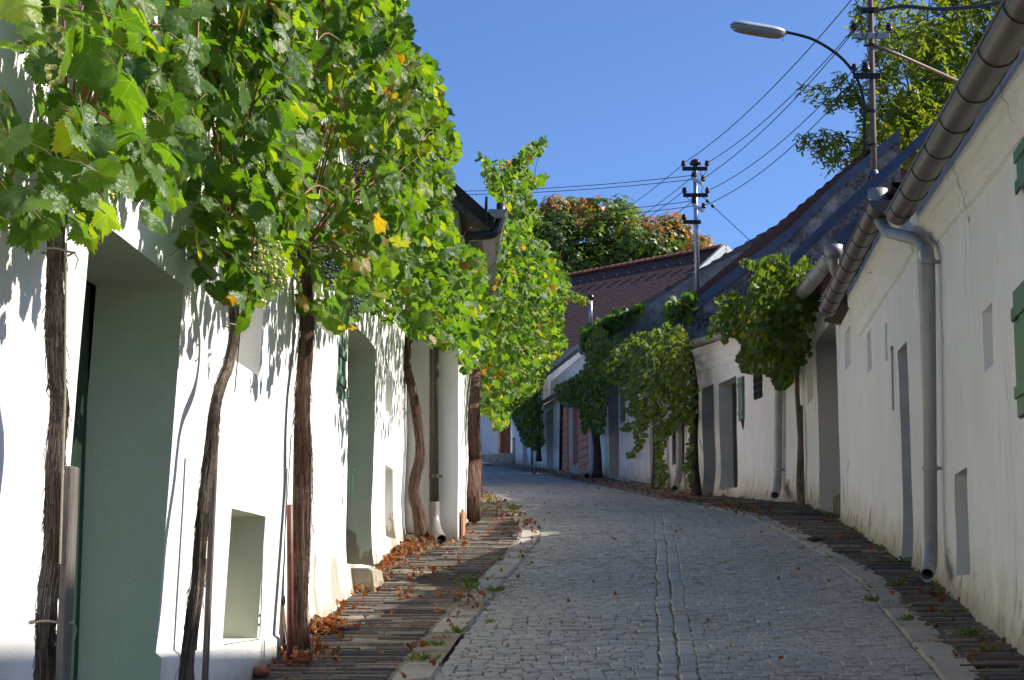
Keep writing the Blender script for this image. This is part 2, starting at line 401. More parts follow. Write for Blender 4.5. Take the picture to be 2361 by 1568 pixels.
def make_wall(W, s0, s1, top0, top1, holes, step, rough, mat, parent, disp=None, body=None, name='wall', seed=0, low=.5, zc=()):
    mb = MB()
    zmin = min(zg(W.pt(s0, 0).y), zg(W.pt(s1, 0).y)) - low
    zmax = max(top0, top1)
    for h in holes:
        h['zb'] = min(h['zb'], min(top0, top1) - .12); h['sa'] = max(h['sa'], s0 + .03); h['sb'] = min(h['sb'], s1 - .03)
    zh = max([h['zb'] for h in holes] + [zmin + .5]) + .03
    S = cuts(s0, s1, step, [h[k] for h in holes for k in ('sa', 'sb')])
    Z = cuts(zmin, zmax, step, [h[k] for h in holes for k in ('za', 'zb')] + list(zc))
    def top(a): return top0 + (top1 - top0) * (a - s0) / (s1 - s0)
    def zr(a, z): return z if z <= zh else zh + (z - zh) * (top(a) - zh) / max(.01, zmax - zh)
    P = {}
    for i, a in enumerate(S):
        for j, z in enumerate(Z):
            z2 = zr(a, z); p = W.pt(a, z2)
            q = Vector((p.x + seed, p.y, p.z))
            o = rough * (N3(q, .9) + .5 * N3(q, 2.6) + .2 * N3(q, 7)) if rough else 0
            if disp: o += disp(a, z2)
            ds = rough * .5 * N3(q + Vector((9, 3, 1)), 3.1); dz = rough * .4 * N3(q + Vector((2, 7, 5)), 3.1)
            if i in (0, len(S) - 1): ds = 0
            if j in (0, len(Z) - 1): dz = 0
            P[i, j] = p + W.n3 * o + W.t3 * ds + Vector((0, 0, dz))
    idx = {}; 
    for key, p in P.items(): idx[key] = len(mb.v); mb.v.append(tuple(p)); mb.t.append(.5)
    def inh(a, z):
        return any(h['sa'] < a < h['sb'] and h['za'] < z < h['zb'] for h in holes)
    for i in range(len(S) - 1):
        for j in range(len(Z) - 1):
            if not inh((S[i] + S[i + 1]) / 2, (Z[j] + Z[j + 1]) / 2):
                mb.f.append((idx[i, j], idx[i + 1, j], idx[i + 1, j + 1], idx[i, j + 1]))
    outs = []
    for h in holes:
        ia = S.index(h['sa']); ib = S.index(h['sb'])
        ja = Z.index(h['za']) if h['za'] in Z else 0; jb = Z.index(h['zb'])
        sides = [[P[i, jb] for i in range(ia, ib + 1)], [P[ia, j] for j in range(ja, jb + 1)], [P[ib, j] for j in range(ja, jb + 1)]]
        if h['za'] > zmin: sides.append([P[i, ja] for i in range(ia, ib + 1)])
        m = mb if not h.get('rmat') else MB()
        t = h['t']; spl = h.get('splay', 0)
        cs = W.pt((h['sa'] + h['sb']) / 2, (h['za'] + h['zb']) / 2)
        for sd in sides:
            prev = None
            for q in sd:
                inn = q - W.n3 * t; mid = q - W.n3 * t * .5
                cur = (q, mid, inn)
                if prev:
                    m.add([prev[0], cur[0], cur[1], prev[1], cur[2], prev[2]], [(0, 1, 2, 3), (3, 2, 4, 5)])
                prev = cur
        if h.get('back', True):
            m.quad(W.pt(h['sa'], h['za'], -t + .004), W.pt(h['sb'], h['za'], -t + .004), W.pt(h['sb'], h['zb'], -t + .004), W.pt(h['sa'], h['zb'], -t + .004))
        if m is not mb: outs.append((m, h))
    if body:                                      # side gables, back wall
        run, rise = body['run'], body['rise']
        for k, (a, zt) in enumerate(((s0, top0), (s1, top1))):
            e = .004 if k == 0 else -.004
            rs_ = body.get('rise1', rise) if k else rise
            prof = [(0, zmin), (0, zt), (-run, zt + rs_), (-2 * run, zt), (-2 * run, zmin)]
            if body.get('sides', 'ab').find('ab'[k]) >= 0:
                mb.add([W.pt(a + e, z, o) for o, z in prof], [(0, 1, 2, 3, 4)])
        mb.quad(W.pt(s0, zmin, -2 * run), W.pt(s1, zmin, -2 * run), W.pt(s1, top1, -2 * run), W.pt(s0, top0, -2 * run))
    mb.h = [v[2] - zg(v[1]) for v in mb.v]
    ob = mb.build(name, mat, parent)
    sm = [False] * len(ob.data.polygons); nf = sum(1 for f in mb.f if all(i < len(P) for i in f))
    for i in range(nf): sm[i] = True
    ob.data.polygons.foreach_set('use_smooth', sm)
    for m, h in outs:
        m.h = [v[2] - zg(v[1]) for v in m.v]
        m.build(h.get('rname', 'reveal'), h['rmat'], parent)
    return ob
def panel(W, h, off, mat, parent, kind='plank', name='door', w=.15, margin=0.0):
    mb = MB(); sa, sb, za, zb = h['sa'] + margin, h['sb'] - margin, h['za'] + margin, h['zb'] - margin
    za = max(za, zg(W.pt((sa + sb) / 2, 0).y) - .08)
    if kind in ('plank', 'diag'):
        n = max(2, int(round((sb - sa) / w))); ww = (sb - sa) / n
        for i in range(n):
            mb.bbox(W.pt(sa + (i + .5) * ww, (za + zb) / 2, off - .015), W.t3 * (ww / 2 - .003), W.n3 * .02, Vector((0, 0, (zb - za) / 2)), .004, random.random())
        mb.box(W.pt((sa + sb) / 2, (za + zb) / 2, off - .03), W.t3 * (sb - sa) / 2, W.n3 * .008, Vector((0, 0, (zb - za) / 2)))
    if kind == 'diag':
        k = int((zb - za) / .16) + 3
        for i in range(-2, k):
            c0 = za + i * .16
            for j in range(6):
                a0 = sa + (sb - sa) * j / 6; a1 = sa + (sb - sa) * (j + 1) / 6; z0 = c0 + (j / 6) * (sb - sa) * .9
                if za < z0 < zb - .1:
                    mb.box(W.pt((a0 + a1) / 2, z0 + .06, off + .012), W.t3 * (a1 - a0) / 2 + Vector((0, 0, (sb - sa) * .075)), W.n3 * .008, Vector((0, 0, .065)))
    if kind == 'shutter':
        f = .05
        mb.bbox(W.pt((sa + sb) / 2, (za + zb) / 2, off), W.t3 * (sb - sa) / 2, W.n3 * .018, Vector((0, 0, (zb - za) / 2)), .006)
        for z in (za + .14, zb - .14):
            mb.bbox(W.pt((sa + sb) / 2, z, off + .026), W.t3 * ((sb - sa) / 2 - .01), W.n3 * .008, Vector((0, 0, .035)), .003)
    return mb.build(name, mat, parent)
def pipe_path(pts, r=.12, seg=6):
    """rounded polyline"""
    pts = [Vector(p) for p in pts]; out = [pts[0]]
    for i in range(1, len(pts) - 1):
        a, b, c = pts[i - 1], pts[i], pts[i + 1]
        d1 = (a - b); d2 = (c - b); k = min(r, d1.length * .48, d2.length * .48)
        p = b + d1.normalized() * k; q = b + d2.normalized() * k
        for j in range(seg + 1):
            u = j / seg; out.append(p * (1 - u) ** 2 + b * 2 * u * (1 - u) + q * u * u)
    out.append(pts[-1]); return out
def resample(pts, n):
    pts = [Vector(p) for p in pts]; d = [0]
    for a, b in zip(pts, pts[1:]): d.append(d[-1] + (b - a).length)
    A = np.array(pts); t = np.linspace(0, d[-1], n)
    return [Vector((np.interp(q, d, A[:, 0]), np.interp(q, d, A[:, 1]), np.interp(q, d, A[:, 2]))) for q in t]
def smooth_path(pts, n):
    """Catmull-Rom"""
    P = [Vector(p) for p in pts]; P = [P[0] * 2 - P[1]] + P + [P[-1] * 2 - P[-2]]; out = []
    for i in range(1, len(P) - 2):
        for j in range(8):
            u = j / 8; a, b, c, d = P[i - 1:i + 3]
            out.append(.5 * ((2 * b) + (c - a) * u + (2 * a - 5 * b + 4 * c - d) * u * u + (3 * b - a - 3 * c + d) * u ** 3))
    out.append(P[-2]); return resample(out, n)
def gutter(A, B, out, r, mat, parent, nb=6, bmat=None, end_a=True, end_b=True, flat=False):
    """half-round gutter from A to B (axis points), 'out' = horizontal direction away from the wall"""
    A = Vector(A); B = Vector(B); out = Vector(out).normalized(); up = Vector((0, 0, 1)); mb = MB(); seg = 12
    ax = (B - A).normalized(); n = max(2, int((B - A).length / .5))
    def ring(c, rr): return [c + out * math.cos(math.pi * k / seg) * rr - up * math.sin(math.pi * k / seg) * rr for k in range(seg + 1)]
    for rr in (r, r * .95):
        rings = [ring(A.lerp(B, i / n), rr) for i in range(n + 1)]
        vs = [v for g in rings for v in g]; w = seg + 1
        mb.add(vs, [(i * w + k, i * w + k + 1, (i + 1) * w + k + 1, (i + 1) * w + k) for i in range(n) for k in range(seg)])
    for c, e in ((A, end_a), (B, end_b)):
        if e: mb.add(ring(c, r * .99) , [tuple(range(seg + 1))])
    ob = mb.build('gutter', mat, parent, True)
    bm = MB(); bm.tube([A + out * r + up * .004, B + out * r + up * .004], r * .11, 8); bm.build('gutter_bead', mat, parent, True)
    for i in range(nb):
        c = A.lerp(B, (i + .5) / nb); b = MB()
        path = [c + out * math.cos(math.pi * k / 14) * r * 1.045 - up * math.sin(math.pi * k / 14) * r * 1.045 for k in range(15)]
        path = [c + out * r * 1.1 + up * .02] + path + [c - out * r * 1.04 + up * .05]
        vs = []
        for p in path: vs += [p - ax * .009, p + ax * .009]
        b.add(vs, [(2 * k, 2 * k + 1, 2 * k + 3, 2 * k + 2) for k in range(len(path) - 1)])
        b.tube(path, .0042, 4)
        _sub(b, 'bracket', bmat or mat, ob, parent)
    return ob
def _sub(mb, name, mat, part, root, smooth=False):
    """a mesh one level below a part: same origin as the root"""
    o = mb.build(name, mat, root, smooth); o.parent = part; return o
def downpipe(pts, r, mat, parent, clamps=(), hollow=True, name='downpipe', bend=.16):
    mb = MB(); P = pipe_path(pts, bend); mb.tube(P, r, 14, True, hollow); ob = mb.build(name, mat, parent, True)
    for c in clamps:
        b = MB(); c = Vector(c); b.tube([c - Vector((0, 0, .018)), c + Vector((0, 0, .018))], r * 1.14, 14, True)
        b.box(c + Vector((r * 1.3, 0, 0)), (.02, 0, 0), (0, .012, 0), (0, 0, .014)); _sub(b, 'clamp', mat, ob, parent)
    return ob
def roof(E0, E1, R0, R1, th, mat, parent, rows, cols, name='roof', lift=.022, back=True):
    """tiled slope between eave E0-E1 and ridge R0-R1: each tile a slightly tilted slab"""
    E0, E1, R0, R1 = map(Vector, (E0, E1, R0, R1)); mb = MB()
    nrm = (E1 - E0).cross(R0 - E0).normalized()
    if nrm.z < 0: nrm = -nrm
    f = lambda u, v: E0.lerp(E1, u).lerp(R0.lerp(R1, u), v)
    for i in range(rows):
        for j in range(cols):
            sh = .5 / cols if i % 2 else 0
            u0 = max(0, j / cols - sh); u1 = min(1, (j + 1) / cols - sh if j < cols - 1 else 1); v0 = i / rows; v1 = (i + 1) / rows
            a = f(u0, v0) + nrm * (lift + random.uniform(-.004, .004)); b = f(u1, v0) + nrm * (lift + random.uniform(-.004, .004))
            c = f(u1, v1); d = f(u0, v1); t = random.random()
            mb.add([a, b, c, d, f(u0, v0) - nrm * .002, f(u1, v0) - nrm * .002], [(0, 1, 2, 3), (0, 4, 5, 1)], t)
    for a, b in ((E0, R0), (E1, R1)):             # verges
        mb.quad(a + nrm * lift, b + nrm * .004, b - nrm * th, a - nrm * th, random.random())
    mb.quad(E0 - nrm * th, E1 - nrm * th, R1 - nrm * th, R0 - nrm * th, .3)
    mb.quad(E0 - nrm * .003, E1 - nrm * .003, E1 - nrm * th, E0 - nrm * th, .3)
    return mb.build(name, mat, parent)
def wall_roof(W, s0, s1, z0, z1, eave, run, rise, mat, parent, rows=10, cols=20, th=.1, rise1=None):
    k = rise / run; rise1 = rise if rise1 is None else rise1
    f = roof(W.pt(s0, z0 - eave * k + .1, eave), W.pt(s1, z1 - eave * k + .1, eave), W.pt(s0, z0 + rise + .1, -run), W.pt(s1, z1 + rise1 + .1, -run), th, mat, parent, rows, cols)
    roof(W.pt(s0, z0 - eave * k + .1, -2 * run - eave), W.pt(s1, z1 - eave * k + .1, -2 * run - eave), W.pt(s0, z0 + rise + .105, -run), W.pt(s1, z1 + rise1 + .105, -run), th, mat, parent, 4, 4)
    return f
# ------------------------------------------------------------------ leaves
def leaf_template(kind, lod, rng):
    """outline points round the stalk point (0,0), tip towards -y, unit size"""
    if kind == 'vine':
        ang = {0: np.linspace(-168, 168, 57), 1: np.array([-166, -138, -110, -96, -82, -68, -54, -41, -28, -14, 0, 14, 28, 41, 54, 68, 82, 96, 110, 138, 166.]), 2: np.array([-160, -110, -82, -54, -28, 0, 28, 54, 82, 110, 160.])}[lod]
        key = [-180, -165, -140, -112, -84, -55, -28, 0, 28, 55, 84, 112, 140, 165, 180]
        val = [.12, .46, .66, .74, .69, .88, .77, 1.0, .77, .88, .69, .74, .66, .46, .12]
        j = rng.uniform(.9, 1.1, len(val)); r = np.interp(ang, key, np.array(val) * j)
        if lod == 0:
            r *= 1 + np.where(np.arange(len(ang)) % 2 == 0, .07, -.07) + rng.uniform(-.03, .03, len(ang))
        a = np.radians(ang); x = r * np.sin(a) * .86; y = -r * np.cos(a) * .8
    else:                                         # lanceolate
        t = np.array([0, .25, .5, .8, 1.0]); w = np.array([.02, .13, .16, .09, .0])
        x = np.concatenate([w, -w[-2::-1]]); y = np.concatenate([-t, -t[-2::-1]])
    n = len(x)
    if lod == 0:
        X = np.concatenate([[0], x * .55, x]); Y = np.concatenate([[0], y * .55, y])
        F = [(0, i + 1, i + 2) for i in range(n - 1)] + [(1 + i, 1 + n + i, 2 + n + i, 2 + i) for i in range(n - 1)]
    else:
        X = np.concatenate([[0], x]); Y = np.concatenate([[0], y]); F = [(0, i + 1, i + 2) for i in range(n - 1)]
    rr = np.hypot(X, Y); c1 = rng.uniform(-.15, .75); c2 = rng.uniform(-.45, .65); c3 = rng.uniform(.04, .2); ph = rng.uniform(0, 6.28)
    Z = -c1 * np.abs(X) ** 1.3 - c2 * Y * Y * np.sign(-Y) * .6 + c3 * rr * np.sin(5 * np.arctan2(X, Y) + ph) * rr
    return np.stack([X, Y, Z], 1), F
def make_leaves(name, mat, parent, pos, nrm, tip, size, tint, kind='vine', lod=1, seed=0, nt=8, curl=1.0):
    rng = np.random.default_rng(seed); T = [leaf_template(kind, lod, rng) for _ in range(nt)]
    for B, F in T: B[:, 2] *= curl
    pos = np.asarray(pos, float); N = np.asarray(nrm, float); N /= np.linalg.norm(N, axis=1, keepdims=True)
    t = np.asarray(tip, float); t -= N * (t * N).sum(1, keepdims=True); t /= np.linalg.norm(t, axis=1, keepdims=True) + 1e-9
    X = np.cross(t, N); which = rng.integers(0, nt, len(pos))
    V = []; loops = []; starts = []; tot = []; tn = []; LU = []; LV = []; vo = 0; lo = 0
    for k in range(nt):
        sel = np.where(which == k)[0]
        if not len(sel): continue
        B, F = T[k]
        P = pos[sel][:, None, :] + size[sel][:, None, None] * (B[None, :, 0:1] * X[sel][:, None, :] - B[None, :, 1:2] * t[sel][:, None, :] + B[None, :, 2:3] * N[sel][:, None, :])
        m = len(B); V.append(P.reshape(-1, 3)); tn.append(np.repeat(tint[sel], m)); LU.append(np.tile(B[:, 0], len(sel))); LV.append(np.tile(B[:, 1], len(sel)))
        fl = np.concatenate([np.array(f) for f in F]); fc = np.array([len(f) for f in F]); fs = np.concatenate([[0], np.cumsum(fc)[:-1]])
        L = (fl[None, :] + (vo + np.arange(len(sel)) * m)[:, None]).ravel(); loops.append(L)
        starts.append((fs[None, :] + (lo + np.arange(len(sel)) * len(fl))[:, None]).ravel()); tot.append(np.tile(fc, len(sel)))
        vo += len(sel) * m; lo += len(L)
    V = np.concatenate(V); b = np.array(BASE[parent.name]) if parent is not None else np.array([V[:, 0].mean(), V[:, 1].mean(), V[:, 2].min()])
    loops = np.concatenate(loops); starts = np.concatenate(starts); tot = np.concatenate(tot)
    me = bpy.data.meshes.new(name); me.vertices.add(len(V)); me.vertices.foreach_set('co', (V - b).ravel().astype(np.float32))
    me.loops.add(len(loops)); me.loops.foreach_set('vertex_index', loops.astype(np.int32))
    me.polygons.add(len(starts)); me.polygons.foreach_set('loop_start', starts.astype(np.int32)); me.polygons.foreach_set('loop_total', tot.astype(np.int32))
    me.polygons.foreach_set('use_smooth', [True] * len(starts))
    me.update(calc_edges=True); me.validate()
    for nm, arr in (('tint', np.concatenate(tn)), ('lu', np.concatenate(LU)), ('lv', np.concatenate(LV))):
        a = me.attributes.new(nm, 'FLOAT', 'POINT'); a.data.foreach_set('value', arr.astype(np.float32))
    me.materials.append(mat)
    return link(me, name, b, parent)
def orient(n, out, rng, up=.45, spread=.6, down=1.0, fwd=.25):
    out = np.asarray(out, float)
    N = out[None, :] * .8 + np.array([0, 0, up])[None, :] + rng.normal(0, spread, (n, 3))
    T = np.array([0, 0, -down])[None, :] + out[None, :] * fwd + rng.normal(0, .42, (n, 3))
    return N, T
def scatter(W, polys, srange, zrange, per_m2, drange, rng, clump=.0, cscale=1.1, power=1.0):
    n = int((srange[1] - srange[0]) * (zrange[1] - zrange[0]) * per_m2)
    a = rng.uniform(*srange, n); z = rng.uniform(*zrange, n); d = drange[0] + (drange[1] - drange[0]) * rng.uniform(0, 1, n) ** power
    out = []
    for i in range(n):
        p = W.pt(a[i], z[i], d[i])
        if p.y < 1.5: continue
        x, y = project(p)
        if any(inpoly(x, y, q) for q in polys):
            if clump and N3(p, cscale) < -.25 + rng.uniform(-.3, 0.0) / max(clump, .01) * .3 and rng.uniform() < clump: continue
            out.append(p)
    return out
def tints(n, rng, sick=.05):
    t = np.clip(rng.normal(.5, .2, n), 0, .88); k = rng.uniform(0, 1, n) < sick; t[k] = rng.uniform(.88, 1, k.sum()); return t
def trunk(name, pts, r0, r1, mat, parent, seed=0, seg=28, n=70, peel=60, gnarl=.22, twist=2.0):
    P = smooth_path(pts, n); rng = random.Random(seed); mb = MB()
    ph = [rng.uniform(0, 6.28) for _ in range(6)]
    def rf(i, a):
        v = i / n
        g = 1 + gnarl * .55 * math.sin(3 * a + twist * 6 * v + ph[0]) * (.5 + .5 * math.sin(9 * v + ph[1]))
        g += gnarl * .38 * math.sin(7 * a + twist * 9 * v + ph[2]) + gnarl * .3 * N3((math.cos(a) * 1.6, math.sin(a) * 1.6, i * .16 + seed), 1.3)
        g += gnarl * .9 * max(0, N3((seed * 3.1, 2.2, i * .11), 1)) ** 1.2
        return g
    rs = [r0 + (r1 - r0) * (i / (n - 1)) for i in range(n)]
    rs = [r * (1 + .35 * max(0, 1 - i / 7)) for i, r in enumerate(rs)]
    mb.tube(P, rs, seg, True, False, .5, rf)
    nv = len(mb.v); L = sum((b - a).length for a, b in zip(P, P[1:]))
    lu = []; lv = []
    for i in range(n):
        for k in range(seg): lu.append(abs(2 * k / seg - 1)); lv.append(i / n * L)
    for _ in range(peel):                         # loose bark strips
        i = rng.randrange(0, n - 14); m = rng.randrange(5, 14); k = rng.randrange(seg); w = rng.uniform(.0006, .0016); o = len(mb.v); ln = []
        for j in range(m):
            c = P[i + j]; v = Vector(mb.v[(i + j) * seg + k]); e = 1.06 + (.05 + .5 * rng.random() ** 3) * max(0, 1 - j / (m * .5)) ** 1.5 + .02 * math.sin(j)
            q = c + (v - c) * e; tdir = Vector((rng.uniform(-.3, .3), rng.uniform(-.3, .3), 0)).normalized() if 0 else Vector((1, .3, 0)).normalized()
            ln.append(q)
            mb.v += [tuple(q - tdir * w), tuple(q + tdir * w)]; mb.t += [.5, .5]; lu += [rng.uniform(0, .1) + .45, .5]; lv += [(i + j) / n * L] * 2
        mb.f += [(o + 2 * j, o + 2 * j + 1, o + 2 * j + 3, o + 2 * j + 2) for j in range(m - 1)]
    return mb.build(name, mat, parent, True, attr=dict(lu=lu, lv=lv))
def canes(name, list_of_paths, r, mat, parent, seg=5):
    mb = MB()
    for P in list_of_paths:
        P = [Vector(p) for p in P]; m = len(P)
        mb.tube(P, [r * (1 - .55 * i / m) for i in range(m)], seg)
    return mb.build(name, mat, parent, True)
def ico(c, r):
    f = (1 + 5 ** .5) / 2; vs = [(-1, f, 0), (1, f, 0), (-1, -f, 0), (1, -f, 0), (0, -1, f), (0, 1, f), (0, -1, -f), (0, 1, -f), (f, 0, -1), (f, 0, 1), (-f, 0, -1), (-f, 0, 1)]
    fs = [(0, 11, 5), (0, 5, 1), (0, 1, 7), (0, 7, 10), (0, 10, 11), (1, 5, 9), (5, 11, 4), (11, 10, 2), (10, 7, 6), (7, 1, 8), (3, 9, 4), (3, 4, 2), (3, 2, 6), (3, 6, 8), (3, 8, 9), (4, 9, 5), (2, 4, 11), (6, 2, 10), (8, 6, 7), (9, 8, 1)]
    V = [Vector(v).normalized() for v in vs]; F = []; mid = {}
    def md(a, b):
        k = (min(a, b), max(a, b))
        if k not in mid: mid[k] = len(V); V.append(((V[a] + V[b]) / 2).normalized())
        return mid[k]
    for a, b, c2 in fs:
        x, y, z = md(a, b), md(b, c2), md(c2, a); F += [(a, x, z), (b, y, x), (c2, z, y), (x, y, z)]
    return [Vector(c) + v * r for v in V], F
def grapes(pos, length, mat, parent, rng, r=.0085):
    mb = MB(); pos = Vector(pos)
    for _ in range(int(length / .16 * 60)):
        u = rng.uniform(0, 1) ** 1.2; a = rng.uniform(0, 6.28); w = (.042 * (1 - u) ** .6 + .008) * math.sqrt(rng.uniform(.35, 1))
        v, f = ico(pos + Vector((math.cos(a) * w, math.sin(a) * w, -u * length)), r * rng.uniform(.8, 1.1)); mb.add(v, f, rng.uniform(0, 1))
    mb.tube([pos + Vector((0, 0, .07)), pos], .0025, 5, True)
    return mb.build('grape_bunch', mat, parent, True)
# ================================================================== THE GROUND
XLk = [(2, -1.05), (4, -.85), (9.24, -.42), (10.7, -.33), (12.4, -.2), (14.5, -.07), (16.2, .08), (18.7, .28), (20.5, .33), (22.6, .25), (29.4, -.05), (37.5, -.66), (50, -1.5), (63, -2.6), (72, -3.6)]
XRk = [(2, 1.55), (4, 1.75), (9.24, 2.24), (11.2, 2.49), (14.3, 2.86), (16.9, 3.03), (18.9, 3.1), (23.3, 3.2), (28.9, 3.05), (31.9, 2.75), (37.8, 2.35), (44.8, 1.68), (53.9, .84), (61.8, -.39), (66, -1.2), (72, -2.4)]
def ev(T, y): return float(np.interp(y, [a for a, b in T], [b for a, b in T]))
LWx = [(2, -1.62), (10.05, -1.31), (12.9, -1.24), (18.7, -1.17), (18.75, -.58), (24.5, -.55), (45, -1.95), (70, -4)]
RWx = [(2, 1.9), (4, 2.16), (14.7, 3.53), (28, 4.7), (36, 3.63), (42, 3.1), (49, 2.52), (60, 1.1), (66, 0), (70, -2)]
def earth_sheet():
    mb = MB(); ys = list(np.arange(-30, 80, 2.)) + list(np.arange(80, 400, 20.)); xs = [-400, -200, -80, -40, -20, -10, -6, -4, -2, 0, 2, 4, 6, 10, 20, 40, 80, 200, 400]
    for y in ys:
        for x in xs: mb.v.append((x, y, zg(y) - .07)); mb.t.append(.5)
    n = len(xs); mb.f = [(i * n + j, i * n + j + 1, (i + 1) * n + j + 1, (i + 1) * n + j) for i in range(len(ys) - 1) for j in range(n - 1)]
    struct(mb.build('ground', MAT['earth'], base=(0, 0, 0)))
earth_sheet()
def und(x, y): return .012 * N3((x, y, 3), .55) + .006 * N3((x, y, 8), 1.7)
def strip(name, mat, xa, xb, y0, y1, dz, nx=8, step=.4, rough=0):
    mb = MB(); ys = np.arange(y0, y1, step)
    for y in ys:
        a, b = xa(y), xb(y)
        for k in range(nx + 1):
            x = a + (b - a) * k / nx; mb.v.append((x, y, zg(y) + dz + und(x, y) + rough * N3((x, y, 1), 2.5))); mb.t.append(.5)
    w = nx + 1; mb.f = [(i * w + k, i * w + k + 1, (i + 1) * w + k + 1, (i + 1) * w + k) for i in range(len(ys) - 1) for k in range(nx)]
    return struct(mb.build(name, mat, None, True, base=(0, 0, 0)))
strip('road', MAT['sand'], lambda y: ev(XLk, y), lambda y: ev(XRk, y), 2, 71, -.013)
def setts():
    mb = MB(); rng = random.Random(3); y = 5.5
    def sett(xa, xb, ya, yb, skew):
        cx, cy = (xa + xb) / 2, (ya + yb) / 2
        z0 = zg(cy) + und(cx, cy) + rng.gauss(0, .0038); tx = rng.gauss(0, .022); ty = (zg(cy + .3) - zg(cy - .3)) / .6 + rng.gauss(0, .03)
        cs = []
        for (u, v) in ((xa, ya), (xb, ya), (xb, yb), (xa, yb)):
            cs.append((u + rng.uniform(-.006, .006), v + rng.uniform(-.006, .006) + .022 * N3((u, v, 6), .9) + .008 * N3((u, v, 2), 3)))
        def P(q, k, dz):
            x = cx + (q[0] - cx) * k; yy = cy + (q[1] - cy) * k; return (x, yy, z0 + tx * (x - cx) + ty * (yy - cy) + dz)
        m = .5
        vs = [P(q, 1, -.03) for q in cs] + [P(q, .99, -.007) for q in cs] + [P(q, .88, -.0005) for q in cs] + [(cx, cy, z0 + .001)]
        fs = [(8, 9, 12), (9, 10, 12), (10, 11, 12), (11, 8, 12)] + [(4 + i, 4 + (i + 1) % 4, 8 + (i + 1) % 4, 8 + i) for i in range(4)] + [(i, (i + 1) % 4, 4 + (i + 1) % 4, 4 + i) for i in range(4)]
        mb.add(vs, fs, min(1, max(0, .45 + .3 * N3((cx, cy, 5), .8) + rng.gauss(0, .16))))
    row = 0
    while y < 62:
        d = rng.uniform(.072, .09) * (1 if y < 40 else 1.25); g = rng.uniform(.003, .010)
        xl, xr = ev(XLk, y) + .003, ev(XRk, y) - .003
        c0 = .77 + .081 * (y - 9.2) + .018 * N3((y, 3, 1), 1.3); has = y < 24
        segs = []
        if has: segs = [(xl, c0 - .004), (c0 + .214, xr)]
        else: segs = [(xl, xr)]
        sk = -(ev(XRk, y + 2) - ev(XRk, y - 2)) / 4 * .5
        for a, b in segs:
            x = a - (rng.uniform(0, .05) if row % 2 else 0)
            while x < b - .03:
                w = rng.uniform(.07, .105)
                if b - (x + w) < .05: w = b - x
                if y < 40 or rng.random() < .97:
                    sett(max(x, a) + g / 2, min(x + w, b) - g / 2, y + g / 2 + sk * 0, y + d - g / 2, 0)
                x += w
        y += d; row += 1
    for k in range(2):                              # two lines of setts laid lengthwise
        y = 5.5
        while y < 24:
            d = rng.uniform(.10, .15); c = .77 + .081 * (y - 9.2) + k * .111 + .018 * N3((y, 3, 1), 1.3) + rng.gauss(0, .004)
            sett(c + .006, c + .10, y + .006, y + d - .006, 0); y += d
    struct(mb.build('road_setts', MAT['setts'], base=(0, 0, 0)))
setts()
def kerb(T, side, width, y0, y1, seed, skip=()):
    rng = random.Random(seed); mb = MB(); y = y0
    while y < y1:
        L = rng.uniform(.7, 1.25) if y < 26 else rng.uniform(.5, .9); ya, yb = y + .006, y + L - .006; y += L
        if any(a < (ya + yb) / 2 < b for a, b in skip): continue
        n = 4; vs = []; h = .016 + rng.uniform(-.006, .006)
        for i in range(n + 1):
            q = ya + (yb - ya) * i / n; xi = ev(T, q); w = width
            xs = [xi, xi, xi + side * .018, xi + side * (w - .015), xi + side * w, xi + side * w]; zs = [-.1, h - .016, h, h + .004, h - .01, -.1]
            e = .012 if i in (0, n) else 0
            for x, z in zip(xs, zs): vs.append((x + rng.uniform(-.002, .002), q, zg(q) + z - e + und(xi, q) + .002 * N3((x, q, 2), 8)))
        fs = [(i * 6 + k, i * 6 + k + 1, (i + 1) * 6 + k + 1, (i + 1) * 6 + k) for i in range(n) for k in range(5)] + [tuple(range(6)), tuple(n * 6 + k for k in range(6))]
        mb.add(vs, fs)
    return mb
struct(kerb(XLk, -1, .215, 5.2, 24, 4, [(9.6, 10.55)]).build('kerb', MAT['kerb'], base=(0, 0, 0)))
struct(kerb(XRk, 1, .225, 5.2, 27, 5).build('kerb', MAT['kerb'], base=(0, 0, 0)))
strip('pavement', MAT['pave_earth'], lambda y: ev(LWx, y) - .3, lambda y: ev(XLk, y) - .02, 2, 40, .006, 8, .3, .012)
strip('pavement', MAT['pave_earth'], lambda y: ev(XRk, y) + .02, lambda y: ev(RWx, y) + .45, 2, 70, .0, 8, .3, .012)
